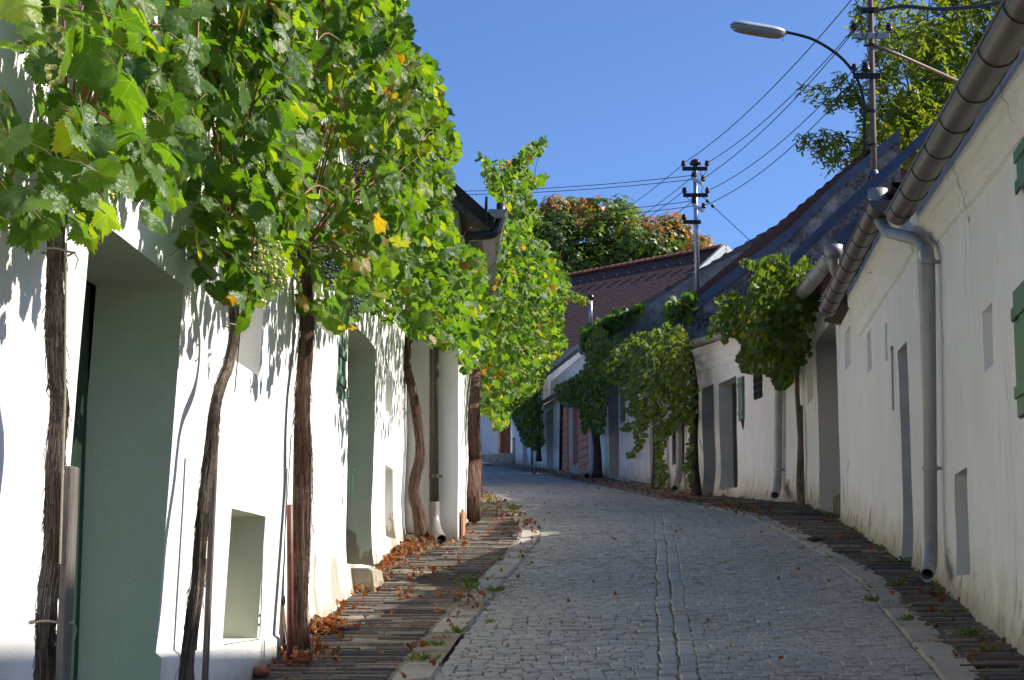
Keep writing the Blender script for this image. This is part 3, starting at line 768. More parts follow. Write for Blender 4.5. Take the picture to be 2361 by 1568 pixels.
def slates(xa, xb, y0, y1, seed, z):
    rng = random.Random(seed); mb = MB(); y = y0
    while y < y1:
        d = rng.uniform(.028, .062); x = xa(y) + rng.uniform(-.1, .02); e = xb(y)
        while x < e:
            L = rng.uniform(.14, .55)
            if e - x - L < .1: L = e - x
            if rng.random() > .07 + .3 * (N3((x, y, 4), .8) > .22):
                cx = x + L / 2; zz = zg(y) + z + und(cx, y) + rng.gauss(0, .006) + .012 * N3((cx, y, 9), 1.2); sl = rng.gauss(0, .03)
                vs = []
                for (i, j, k, dz) in [(-1, -1, 1, -.05), (1, -1, 1, -.05), (1, 1, 1, -.05), (-1, 1, 1, -.05), (-1, -1, .97, -.006), (1, -1, .97, -.006), (1, 1, .97, -.006), (-1, 1, .97, -.006), (-1, -1, .93, 0), (1, -1, .93, 0), (1, 1, .93, 0), (-1, 1, .93, 0)]:
                    kk = .6 if dz == 0 else k
                    px = cx + i * L / 2 * k; vs.append((px, y + .05 * N3((px, y, 3), .75) + d / 2 + j * d / 2 * kk * .93 + sl * (px - cx) + .006 * N3((px, y, 1), 5), zz + dz + rng.uniform(-.002, .002)))
                fs = [(8, 9, 10, 11)] + [(4 + i, 4 + (i + 1) % 4, 8 + (i + 1) % 4, 8 + i) for i in range(4)] + [(i, (i + 1) % 4, 4 + (i + 1) % 4, 4 + i) for i in range(4)]
                mb.add(vs, fs, min(1, max(0, rng.gauss(.45, .3) + .3 * N3((cx, y, 7), .7))))
            x += L + rng.uniform(.003, .012)
        y += d + rng.uniform(.0, .006)
    return struct(mb.build('pavement_slates', MAT['slate'], base=(0, 0, 0)))
slates(lambda y: ev(LWx, y) - .03, lambda y: ev(XLk, y) - .235, 5.5, 25, 8, .020)
slates(lambda y: ev(XRk, y) + .24, lambda y: ev(RWx, y) + .04, 6, 33, 9, .024)
# ================================================================== LEFT SIDE: three white cellar houses
W1 = Wall((-1.69 + .0423 * 2.5, 2.5), (-1.32, 10.05), True, .047, 1.4)
def h1():
    t = thing('cellar_house', 'smooth white house with a deep green doorway behind the nearest vines', 'house', (-3.4, 6.2, zg(6.2)), 'cellar houses along the lane')
    door = W1.hole((212, 494), (345, 1700), .366, back=False, rmat=MAT['green_reveal'], rname='door_reveal')
    win = W1.hole((541, 648), (597, 868), .30)
    vent = W1.hole((534, 1172), (594, 1474), .28, rmat=MAT['olive_reveal'], rname='vent_reveal')
    zp = W1.hit(435, 1494)[1]
    def d(a, z): return (.026 if a > door['sb'] - .01 else 0) * min(1, max(0, (zp - z) / .02))
    make_wall(W1, 0, W1.L, 4.45, 4.85, [door, win, vent], .11, .004, MAT['render'], t, d, dict(run=2.2, rise=1.7), 'wall', zc=(zp, zp - .022))
    door['za'] = .2
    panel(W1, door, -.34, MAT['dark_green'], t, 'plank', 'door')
    wall_roof(W1, -.05, W1.L + .02, 4.45, 4.85, .12, 2.2, 1.7, MAT['tile_old'], t, 10, 22)
    mb = MB(); b = vent
    mb.quad(W1.pt(b['sa'], b['za'] + .004, -.28), W1.pt(b['sb'], b['za'] + .004, -.28), W1.pt(b['sb'], b['za'] + .004, .02), W1.pt(b['sa'], b['za'] + .004, .02)); mb.h = [1] * 4
    mb.build('vent_sill', MAT['render'], t)
    return door, win, vent
H1 = h1()
W2 = Wall((-1.315, 10.06), (-1.165, 18.74), True, .01, 1.6)
def h2():
    t = thing('cellar_house', 'older white house with flaking lumpy plaster, narrow green shutter and a stone doorstep', 'house', (-3.3, 14.4, zg(14.4)), 'cellar houses along the lane')
    door = W2.hole((809, 728), (853, 1306), .26, back=False, rmat=MAT['green_reveal_old'], rname='door_reveal')
    sh = W2.hole((786, 762), (797, 930), .06, back=True)
    w1 = W2.hole((891, 845), (904, 960), .2)
    w2 = W2.hole((890, 1070), (904, 1243), .22)
    w0 = W2.hole((737, 712), (764, 780), .12)
    make_wall(W2, 0, W2.L, 4.75, 5.0, [door, sh, w1, w2, w0], .1, .022, MAT['old_plaster'], t, lambda a, z: .05 * max(0, 1 - (z - zg(10 + a)) / .5) ** 2, dict(run=2.2, rise=1.8), 'wall', 3)
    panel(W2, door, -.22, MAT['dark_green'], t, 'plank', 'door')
    s_ = dict(sh); s_['sb'] += .0
    so_ = panel(W2, s_, -.028, MAT['pale_green'], t, 'shutter', 'shutter')
    for z in (sh['za'] + .08, sh['zb'] - .1):
        mb = MB(); mb.box(W2.pt(sh['sb'] + .03, z, .012), W2.t3 * .03, W2.n3 * .004, (0, 0, .03)); _sub(mb, 'hinge', MAT['pale_green'], so_, t)
    mb = MB(); a, z = W2.hit(793, 1112)
    mb.box(W2.pt(a, z, .05), W2.t3 * .012, W2.n3 * .014, (0, 0, .085)); mb.box(W2.pt(a, z + .09, .06), W2.t3 * .02, W2.n3 * .016, (0, 0, .012)); mb.box(W2.pt(a, z - .09, .06), W2.t3 * .02, W2.n3 * .016, (0, 0, .012))
    mb.build('door_hook', MAT['mid_green'], t)
    wall_roof(W2, 0, W2.L - .02, 4.75, 5.0, .12, 2.2, 1.8, MAT['tile_old'], t, 10, 22)
    # rough stone doorstep
    mb = MB(); a0 = W2.hit(807, 1360, .01)[0]; a1 = W2.hit(888, 1300, .2)[0]; zt = W2.hit(808, 1306, .02)[1]
    zb_ = zg(12.8) - .1; n = 10; rng = random.Random(5)
    prof = [(-.3, zt - .012), (.15, zt - .012), (.185, zt - .03), (.195, zt - .1), (.205, zb_)]
    vs = []
    for i in range(n + 1):
        for (o, z) in prof:
            q = W2.pt(a0 + (a1 - a0) * i / n, z, o); e = .022 * N3(q, 5) + .012 * N3(q, 14)
            vs.append(q + W2.n3 * e + Vector((0, 0, e * .5 if z > zb_ else 0)))
    k = len(prof)
    mb.add(vs, [(i * k + j, i * k + j + 1, (i + 1) * k + j + 1, (i + 1) * k + j) for i in range(n) for j in range(k - 1)] + [tuple(range(k)), tuple(n * k + j for j in range(k))])
    mb.build('doorstep', MAT['stone'], t)
    return t
H2 = h2()
# projecting house with its gable towards us
W3 = Wall((-.585, 18.75), (-.545, 24.6), True, 0, 2)
W3F = Wall((-4.6, 18.76), (-.585, 18.75), True, 0, 2)    # face turned to the camera: its n points to -Y
def h3():
    t = thing('cellar_house', 'white house standing forward of its neighbour, with a brown downpipe on its gable', 'house', (-2.4, 21.5, zg(21.5)), 'cellar houses along the lane')
    ze = 5.62
    make_wall(W3, 0, W3.L, ze, ze + .12, [], .18, .006, MAT['annex_plaster'], t, None, None, 'wall', 2)
    mb = MB(); zb_ = zg(18.7) - .5; k = .93
    # gable wall: grid up to the roof line
    n = 22; m = 30; vs = []
    for i in range(n + 1):
        x = -.585 - i / n * 4.0; zt = ze + .02 + k * min(-.585 - x, 2.0) - k * max(0, (-.585 - x) - 2.0)
        for j in range(m + 1):
            z = zb_ + (zt - zb_) * j / m; e = .006 * N3((x, 5, z), 1.2)
            vs.append((x, 18.75 + e if i else 18.75, z))
    w = m + 1; mb.add(vs, [(i * w + j, i * w + j + 1, (i + 1) * w + j + 1, (i + 1) * w + j) for i in range(n) for j in range(m)])
    bk = MB(); bk.add([(-.545, 24.6, zb_), (-4.6, 24.6, zb_), (-4.6, 24.6, ze), (-2.6, 24.6, ze + 1.88), (-.545, 24.6, ze)], [(0, 1, 2, 3, 4)]); bk.h = [2] * 5; bk.build('back_wall', MAT['annex_plaster'], t)
    mb.h = [v[2] - zg(v[1]) for v in mb.v]
    mb.build('gable_wall', MAT['annex_plaster'], t, True)
    e0 = -.585 + .36
    roof((e0, 18.55, ze - .36 * k + .12), (e0 + .02, 24.7, ze - .36 * k + .22), (-2.585, 18.55, ze + 2 * k + .12), (-2.585, 24.7, ze + 2 * k + .22), .16, MAT['tile_grey'], t, 12, 26)
    roof((-5.0, 18.55, ze - .36 * k + .1), (-5.0, 24.7, ze - .36 * k + .2), (-2.585, 18.55, ze + 2 * k + .124), (-2.585, 24.7, ze + 2 * k + .224), .16, MAT['tile_grey'], t, 4, 6)
    mb = MB()                                     # dark barge board under the verge
    mb.add([(e0 + .03, 18.53, ze - .36 * k - .02), (-2.585, 18.53, ze + 2 * k - .02), (-2.585, 18.53, ze + 2 * k + .13), (e0 + .03, 18.53, ze - .36 * k + .13),
            (e0 + .03, 18.6, ze - .36 * k - .02), (-2.585, 18.6, ze + 2 * k - .02), (-2.585, 18.6, ze + 2 * k + .13), (e0 + .03, 18.6, ze - .36 * k + .13)], [(0, 1, 2, 3), (4, 5, 6, 7), (0, 1, 5, 4), (3, 2, 6, 7), (0, 3, 7, 4)])
    mb.build('barge_board', MAT['dark_wood'], t)
    g0 = at(1147, 482, 18.5); g1 = at(1127, 632, 24.6)
    gutter(g0, g1, (1, 0, 0), .10, MAT['zinc_dull'], t, 7, MAT['dark_pipe'])
    mb = MB(); mb.box((g0 + g1) / 2 + Vector((-.12, 0, -.02)), (.012, 0, 0), (g1 - g0) / 2, (0, 0, .16)); mb.build('fascia', MAT['dark_wood'], t)
    # dark swan neck from the gutter to the wall
    downpipe([at(1156, 470, 18.62), at(1153, 510, 18.62), at(1142, 540, 18.6), at(1062, 548, 18.55)], .052, MAT['dark_pipe'], t, (), False, 'swan_neck', .12)
    q = at(1001, 700, 18.62)
    downpipe([at(1062, 548, 18.55), at(1012, 560, 18.58), (q.x, 18.62, q.z), at(1001, 1165, 18.62)], .052, MAT['brown_pipe'], t, [at(1001, 1098, 18.62)], False, 'downpipe', .2)
    downpipe([at(1001, 1158, 18.62), at(1002, 1206, 18.6), at(1008, 1229, 18.4), at(1019, 1245, 18.0)], .057, MAT['shoe'], t, [], True, 'pipe_shoe', .12)
    mb = MB(); mb.box((-.55, 19.6, zg(19.6) + .12), (.012, 0, 0), (0, .4, 0), (0, 0, .16)); mb.build('base_patch', MAT['terracotta'], t)
    return t
H3 = h3()
def h4():                                         # low house further up, mostly hidden by the vine
    W = Wall((-.66, 24.75), (-2.0, 45), True)
    t = thing('cellar_house', 'white cellar house behind the big sunlit vine on the left bend', 'house', (-3.5, 35, zg(35)), 'cellar houses along the lane')
    make_wall(W, 0, W.L, 5.2, 7.0, [dict(sa=3, sb=4, za=zg(28) - .1, zb=zg(28) + 2, t=.3), dict(sa=9, sb=10, za=zg(34) - .1, zb=zg(34) + 2, t=.3)], .5, .01, MAT['limewash_far'], t, None, dict(run=2, rise=1.4), 'wall')
    wall_roof(W, 0, W.L, 5.2, 7.0, .2, 2, 1.4, MAT['tile_old'], t, 10, 30)
h4()
# steel mast on the roof of the old house
def roof_mast():
    t = thing('roof_mast', 'bare grey steel mast rising behind the top of the left vines', 'mast', at(929, 330, 15.5))
    mb = MB(); mb.tube([at(931, 330, 15.5), at(927, -120, 15.5)], .036, 12); mb.build('pole', MAT['pole_zinc'], t, True)
    mb = MB(); mb.tube([at(931, 300, 15.5), at(931, 318, 15.5)], .075, 12); mb.build('collar', MAT['flashing'], t, True)
roof_mast()
# ================================================================== RIGHT SIDE: the row in the shade
def cornice(W, s0, s1, z0, z1, mat, parent, k=1.0):
    mb = MB(); prof = [(-.02, -.46), (.03, -.44), (.045, -.38), (.04, -.31), (.075, -.27), (.095, -.20), (.09, -.14), (.13, -.10), (.135, .06), (-.02, .06)]
    n = max(2, int((s1 - s0) / .25)); vs = []
    for i in range(n + 1):
        a = s0 + (s1 - s0) * i / n; z = z0 + (z1 - z0) * i / n
        for o, dz in prof:
            e = .010 * N3((a * 1.7, dz * 4, 3), 1.5) + .004 * N3((a, dz, 3), 9)
            vs.append(W.pt(a, z + dz * k + e, o * k + e))
    m = len(prof); mb.add(vs, [(i * m + j, i * m + j + 1, (i + 1) * m + j + 1, (i + 1) * m + j) for i in range(n) for j in range(m - 1)] + [tuple(range(m)), tuple(n * m + j for j in range(m))])
    mb.h = [3.0] * len(mb.v)
    return mb.build('cornice', mat, parent, False)
def eave_board(W, s0, s1, z0, z1, o0, o1, mat, parent):
    mb = MB(); n = max(2, int((s1 - s0) / .12)); rng = random.Random(int(s0 * 10) + 2); vs = []
    for i in range(n + 1):
        a = s0 + (s1 - s0) * i / n; z = z0 + (z1 - z0) * i / n; j = rng.uniform(-.012, .008)
        vs += [W.pt(a, z + j - .035, o0), W.pt(a, z + .06, o0), W.pt(a, z + .06, o1), W.pt(a, z + .02, o1)]
    mb.add(vs, [(i * 4 + k, i * 4 + (k + 1) % 4, (i + 1) * 4 + (k + 1) % 4, (i + 1) * 4 + k) for i in range(n) for k in range(4)])
    return mb.build('eave_board', mat, parent)
GRP = 'cellar houses along the lane'
WR1 = Wall((2.16, 4.0), (3.53, 14.7), False)
def r1():
    t = thing('cellar_house', 'nearest shaded white house with a big brown gutter, moulded cornice and green shutters', 'house', (4.8, 9.5, zg(9.5)), GRP)
    W = WR1; ga, gz = W.hit(2072, 492, .24); na, nz = W.hit(2332, 60, .24)
    k = (gz - nz) / (ga - na); Zc = lambda a: gz + (a - ga) * k
    L = W.L; e0, e1 = Zc(0) + .02, Zc(L) + .02
    hs = [W.hole((2264, 721), (2292, 839), .22), W.hole((2200, 1094), (2239, 1325), .2, rmat=MAT['grey_reveal'], rname='vent_reveal'),
          W.hole((2340, 668), (2388, 940), .06), W.hole((2349, 367), (2388, 345), .06)]
    hs[3]['za'] = W.hit(2350, 430)[1]; hs[3]['zb'] = W.hit(2350, 362)[1]; hs[2]['za'] = W.hit(2342, 975)[1]
    make_wall(W, 0, L, e0, e1, hs, .14, .016, MAT['limewash'], t, lambda a, z: .04 * max(0, 1 - (z - zg(4 + a)) / .4) ** 2, dict(run=3.1, rise=3.0, rise1=2.75), 'wall', 11)
    for h, nm in ((hs[2], 'shutter'), (hs[3], 'shutter')):
        o = panel(W, h, .0, MAT['mid_green'], t, 'shutter', nm, margin=.012)
        mb = MB()
        for q in range(7): mb.box(W.pt(h['sb'] - .05 - q * .022, h['zb'] - .17, .03), W.t3 * .006, W.n3 * .004, (0, 0, .03))
        _sub(mb, 'vent_slots', MAT['dark_green'], o, t)
    gutter(W.pt(0, Zc(0), .24), W.pt(ga, gz, .24), W.n3, .102, MAT['bronze'], t, 12, MAT['dark_pipe'])
    eave_board(W, 0, L - .05, Zc(0) + .07, Zc(L) + .07, -.05, .17, MAT['dark_wood'], t)
    cornice(W, 0, L - .08, Zc(0) - .02, Zc(L) - .02, MAT['limewash'], t, .72)
    wall_roof(W, 0, L, e0, e1, .06, 3.1, 3.0, MAT['tile_old'], t, 16, 46, .06, 2.75)
    return t
r1()
YB = 21.6
WR2 = Wall((3.5, 14.72), (4.7, 28), False)
sB = (YB - 14.72) / (28 - 14.72) * WR2.L
def r2():
    t = thing('cellar_house', 'shaded white house with a narrow doorway and wall slits beyond the tall grey downpipe', 'house', (5.4, 18, zg(18)), GRP)
    W = WR2; na, nz = W.hit(2031, 462, .27); fa, fz = W.hit(1908, 712, .27)
    Zc = lambda a: nz + (a - na) * (fz - nz) / (fa - na)
    hs = [W.hole((2069, 810), (2108, 1306), .3, rmat=MAT['grey_reveal'], rname='door_reveal', back=False), W.hole((1946, 770), (1963, 838), .2), W.hole((1998, 770), (2010, 850), .2), W.hole((2041, 748), (2048, 830), .2)]
    hs[1]['sb'] = min(hs[1]['sb'], sB - .15); hs[1]['sa'] = min(hs[1]['sa'], hs[1]['sb'] - .25)
    make_wall(W, 0, sB, Zc(0) + .03, Zc(sB) + .03, hs, .14, .014, MAT['limewash'], t, lambda a, z: .03 * max(0, 1 - (z - zg(14.7 + a)) / .5) ** 2, dict(run=3.2, rise=2.3), 'wall', 23)
    panel(W, hs[0], -.27, MAT['dark_green'], t, 'plank', 'door')
    gutter(W.pt(max(0.05, na), nz, .27), W.pt(fa, fz, .27), W.n3, .10, MAT['bronze'], t, 9, MAT['dark_pipe'])
    eave_board(W, 0.05, sB - .05, Zc(0) + .06, Zc(sB) + .06, -.05, .19, MAT['dark_wood'], t)
    ce = W.hit(1972, 720, .05)[0]
    cornice(W, .12, min(ce, sB - .4), Zc(0) - .05, Zc(min(ce, sB - .4)) - .05, MAT['limewash'], t, 1.0)
    wall_roof(W, 0, sB, Zc(0) + .03, Zc(sB) + .03, .06, 3.2, 2.3, MAT['tile_old'], t, 16, 30, .06)
    h = lambda x, y, o: W.pt(*W.hit(x, y, o), o)
    P = [h(2024, 452, .27), h(2026, 505, .25), h(2046, 535, .22), h(2118, 552, .12), h(2139, 578, .11), h(2141, 640, .11), h(2146, 1262, .11), h(2146, 1292, .14), h(2138, 1326, .24)]
    downpipe(P, .053, MAT['zinc'], t, [h(2141, 604, .11), h(2145, 1080, .11)], True, 'downpipe', .14)
    mb = MB(); q = h(2024, 452, .27); mb.tube([q + Vector((0, 0, .06)), q - Vector((0, 0, .08)), q - Vector((0, 0, .14))], [.09, .085, .066], 14, True); mb.build('rainwater_hopper', MAT['zinc'], t, True)
    mb = MB(); mb.tube([h(2056, 802, .012), h(2059, 946, .012)], .009, 6); mb.box(h(2056, 803, .015), (.012, 0, 0), (0, .015, 0), (0, 0, .02)); mb.build('iron_bar', MAT['zinc'], t)
    return t
r2()
WR3 = Wall((4.7, 28), (3.63, 36), False)
def at_wall(W, x, y, o): return W.pt(*W.hit(x, y, o), o)
def r3():
    t = thing('cellar_house', 'long shaded white house with a wide lilac-grey doorway and an iron window grille', 'house', (6, 28, zg(28)), GRP)
    A, B = WR2, WR3; na, nz = A.hit(1916, 592, .27); fa, fz = B.hit(1598, 788, .27)
    La = A.L - na; Lt = La + fa; Zt = lambda d: nz + (fz - nz) * d / Lt; zk = Zt(La)
    ha = [A.hole((1882, 792), (1939, 1194), .34, rmat=MAT['lilac_reveal'], rname='door_reveal', back=False), A.hole((1860, 852), (1875, 915), .2)]
    ha[0]['sa'] = max(ha[0]['sa'], sB + .25)
    for h in ha: h['sb'] = min(h['sb'], A.L - .1)
    make_wall(A, sB + .006, A.L, Zt(sB - na) + .04, zk + .04, ha, .16, .014, MAT['limewash'], t, None, dict(run=3.3, rise=3.0, sides='a'), 'wall', 31)
    d = panel(A, ha[0], -.31, MAT['dark_wood'], t, 'plank', 'door')
    z0 = zg(A.pt(ha[0]['sa'], 0).y)
    mb = MB()
    for i in range(9):
        a = ha[0]['sa'] + .06 + (ha[0]['sb'] - ha[0]['sa'] - .12) * i / 8
        mb.bbox(A.pt(a, z0 + .22, -.2), A.t3 * .05, A.n3 * .02, (0, 0, .26), .008)
    mb.build('threshold_board', MAT['board'], t)
    hb = [B.hole((1740, 856), (1760, 914), .14, back=True), B.hole((1657, 885), (1702, 1123), .3, rmat=MAT['grey_reveal'], rname='door_reveal', back=False),
          B.hole((1619, 897), (1650, 1150), .3, rmat=MAT['grey_reveal'], rname='door_reveal', back=False)]
    for h in hb: h['sa'] = max(h['sa'], .12)
    make_wall(B, 0, B.L, zk + .04, fz + .04, hb, .16, .018, MAT['limewash'], t, lambda a, z: .05 * max(0, 1 - (z - 2.75 - .08 * a) / .5) ** 2, dict(run=3.3, rise=1.35, sides='b'), 'wall', 37)
    for h in hb[1:]: panel(B, h, -.27, MAT['dark_wood'], t, 'plank', 'door')
    # wrought iron grille of scrolls
    h = hb[0]; mb = MB(); sa, sb, za, zb = h['sa'], h['sb'], h['za'], h['zb']
    for a in np.linspace(sa + .03, sb - .03, 5): mb.tube([B.pt(a, za, .02), B.pt(a, zb, .02)], .016, 5)
    for z in np.linspace(za + .02, zb - .02, 5): mb.tube([B.pt(sa, z, .02), B.pt(sb, z, .02)], .014, 5)
    for i in range(4):
        for j in range(4):
            ca = sa + (i + .5) * (sb - sa) / 4; cz = za + (j + .5) * (zb - za) / 4
            mb.tube([B.pt(ca + .07 * math.cos(u), cz + .07 * math.sin(u), .02) for u in np.linspace(0, 5, 12)], .014, 5)
    mb.build('window_grille', MAT['dark_iron'], t)
    mb = MB(); mb.quad(B.pt(sa, za, -.11), B.pt(sb, za, -.11), B.pt(sb, zb, -.11), B.pt(sa, zb, -.11)); mb.build('window_pane', MAT['dark_iron'], t)
    a, z1 = B.hit(1706, 872); b, z0 = B.hit(1718, 968)
    a, b = sorted((a, b))
    o = panel(B, dict(sa=a, sb=b, za=z0, zb=z1), .03, MAT['pale_green'], t, 'shutter', 'shutter')
    mb = MB(); q = at_wall(B, 1713, 978, .02); mb.tube([q + Vector((0, 0, .1)), q - Vector((0, 0, .1))], [.05, .008], 6); _sub(mb, 'shutter_stop', MAT['dark_iron'], o, t)
    k0 = A.pt(A.L, zk, .27); k1 = B.pt(0, zk, .27); km = (k0 + k1) / 2; km.z = zk
    gutter(A.pt(na, nz, .27), km, A.n3, .10, MAT['zinc_dull'], t, 6, MAT['zinc'])
    gutter(km, B.pt(fa, fz, .27), B.n3, .10, MAT['zinc_dull'], t, 9, MAT['zinc'])
    eave_board(A, sB + .02, A.L, Zt(sB - na) + .07, zk + .07, -.05, .19, MAT['dark_wood'], t)
    eave_board(B, 0, B.L - .02, zk + .07, fz + .07, -.05, .19, MAT['dark_wood'], t)
    cornice(B, .1, B.L - .05, zk - .05, fz - .05, MAT['limewash'], t, .9)
    wall_roof(A, sB + .01, A.L + .1, Zt(sB - na) + .04, zk + .04, .1, 3.3, 3.0, MAT['tile_old'], t, 14, 24)
    wall_roof(B, -.1, B.L, zk + .04, fz + .04, .1, 3.3, 1.35, MAT['tile_old'], t, 14, 24)
    # swan neck at the near end of the gutter
    q = at_wall(A, 1921, 572, .27); 
    downpipe([q, at_wall(A, 1922, 612, .26), at_wall(A, 1932, 640, .2), at_wall(A, 1946, 668, .08)], .06, MAT['zinc'], t, (), False, 'swan_neck', .1)
    mb = MB(); mb.tube([q + Vector((0, 0, .03)), q - Vector((0, 0, .07)), q - Vector((0, 0, .12))], [.112, .10, .062], 14, True); mb.build('rainwater_hopper', MAT['zinc'], t, True)
    # dull grey downpipe behind the vine
    downpipe([at_wall(B, 1796, 830, .1), at_wall(B, 1793, 1105, .1), at_wall(B, 1792, 1122, .14), at_wall(B, 1787, 1143, .3)], .07, MAT['zinc_dull'], t, [at_wall(B, 1794, 1083, .1)], True, 'downpipe', .14)
    # verge of this roof seen from the street: metal flashing over the gable
    verge(t, [(1822, 588), (1880, 532), (1942, 472), (2007, 414), (2128, 304), (2200, 232)], YB - .05, .165, .10)
    mb = MB(); pts = [at(1919, 548, YB - .12), at(1990, 486, YB - .12), at(1990, 560, YB - .12), at(1950, 584, YB - .12)]
    mb.add(pts + [p + Vector((0, .03, 0)) for p in pts], [(0, 1, 2, 3), (4, 5, 6, 7)] + [(i, (i + 1) % 4, 4 + (i + 1) % 4, 4 + i) for i in range(4)]); mb.build('eave_flashing', MAT['flashing'], t)
    return t
def verge(t, px, Y, h, thick, mat='flashing', name='verge_flashing'):
    mb = MB(); vs = []
    for x, y in px:
        a = at(x, y, Y); vs += [a, a + Vector((0, thick, .0)), a + Vector((0, thick, -h)), a + Vector((0, 0, -h))]
    n = len(px); mb.add(vs, [(i * 4 + k, i * 4 + (k + 1) % 4, (i + 1) * 4 + (k + 1) % 4, (i + 1) * 4 + k) for i in range(n - 1) for k in range(4)] + [tuple(range(4)), tuple((n - 1) * 4 + k for k in range(4))])
    return mb.build(name, MAT[mat], t)
r3()
WR4 = Wall((3.63, 36), (3.1, 42), False)
def gable_slab(t, px, Y, zlow, thick, mat, name='gable_wall', n=40):
    mb = MB(); vs = []
    X = [p[0] for p in px]
    for i in range(n + 1):
        x = X[0] + (X[-1] - X[0]) * i / n; y = np.interp(x, X, [p[1] for p in px]); a = at(x, y, Y)
        for j in range(9):
            z = zlow + (a.z - zlow) * j / 8; vs.append((a.x, Y + .012 * N3((a.x, z, Y), 1.5), z))
    mb.add(vs, [(i * 9 + j, i * 9 + j + 1, (i + 1) * 9 + j + 1, (i + 1) * 9 + j) for i in range(n) for j in range(8)])
    a, b = at(*px[0], Y), at(*px[-1], Y)
    vs2 = []
    for i in range(n + 1):
        x = X[0] + (X[-1] - X[0]) * i / n; y = np.interp(x, X, [p[1] for p in px]); a = at(x, y, Y); vs2 += [a, a + Vector((0, thick, 0))]
    mb.add(vs2, [(2 * i, 2 * i + 1, 2 * i + 3, 2 * i + 2) for i in range(n)])
    a = at(*px[0], Y); mb.quad((a.x, Y, zlow), (a.x, Y + thick, zlow), (a.x, Y + thick, a.z), tuple(a))
    mb.h = [2.0] * len(mb.v)
    return mb.build(name, mat, t, True)
def r4():
    t = thing('cellar_house', 'vine-smothered house whose mouldy gable with blue metal verge tops the neighbouring roof', 'house', (5.5, 39, zg(39)), GRP)
    W = WR4; Y = 36.35
    A = [(1549, 733), (1683, 628), (1820, 526), (1942, 406), (2007, 352), (2074, 297)]
    make_wall(W, .02, W.L, 6.75, 7.1, [W.hole((1497, 890), (1512, 1120), .25, rmat=MAT['grey_reveal'], rname='door_reveal')], .3, .015, MAT['limewash_far'], t, None, dict(run=4.3, rise=3.5, sides='b'), 'wall', 5)
    verge(t, A, Y - .06, .235, .4)
    gable_slab(t, [(x, y + 6) for x, y in A], Y, 4.0, .35, MAT['mossy'])
    e0 = at(1590, 690, Y + .25); r0 = at(2012, 338, Y + .25)
    roof(e0, e0 + Vector((0, 5.6, 0)), r0, r0 + Vector((0, 5.6, 0)), .36, MAT['tile_old'], t, 20, 18, lift=.05)
    roof(Vector((r0.x + 4, Y + .25, e0.z)), Vector((r0.x + 4, Y + 5.85, e0.z)), r0 + Vector((0, 0, .01)), r0 + Vector((0, 5.6, .01)), .3, MAT['tile_old'], t, 4, 4, lift=.05)
    g = at(1537, 712 - 2, Y - .1)
    gutter(Vector(W.pt(.1, 6.72, .2)), W.pt(W.L, 7.05, .2), W.n3, .09, MAT['zinc'], t, 5, MAT['zinc'])
    downpipe([at_wall(W, 1567, 860, .1), at_wall(W, 1566, 1085, .1), at_wall(W, 1564, 1105, .15), at_wall(W, 1556, 1128, .3)], .075, MAT['zinc'], t, [at_wall(W, 1566, 1046, .1)], True, 'downpipe', .15)
    return t
r4()
WR5 = Wall((3.1, 42), (2.52, 49), False)
def r5():
    t = thing('cellar_house', 'white house between two dark vines with a grey doorway and narrow green shutter', 'house', (4.6, 45.5, zg(45.5)), GRP)
    W = WR5
    hs = [W.hole((1402, 890), (1428, 1100), .4, rmat=MAT['grey_reveal'], rname='door_reveal', back=False), W.hole((1457, 908), (1467, 950), .2)]
    make_wall(W, 0, W.L, 7.15, 7.6, hs, .25, .02, MAT['limewash_far'], t, None, dict(run=2, rise=1.2), 'wall', 9)
    panel(W, hs[0], -.36, MAT['dark_wood'], t, 'plank', 'door')
    a, z1 = W.hit(1434, 912); b, z0 = W.hit(1442, 970); a, b = sorted((a, b))
    panel(W, dict(sa=a, sb=b, za=z0, zb=z1), .03, MAT['pale_green'], t, 'shutter', 'shutter')
    wall_roof(W, 0, W.L, 7.15, 7.6, .25, 2, 1.2, MAT['tile_grey'], t, 8, 16)
    gutter(W.pt(0, 7.15, .3), W.pt(W.L, 7.6, .3), W.n3, .09, MAT['zinc'], t, 5, MAT['zinc'])
    return t
r5()
WR6 = Wall((2.52, 49), (1.1, 60), False)
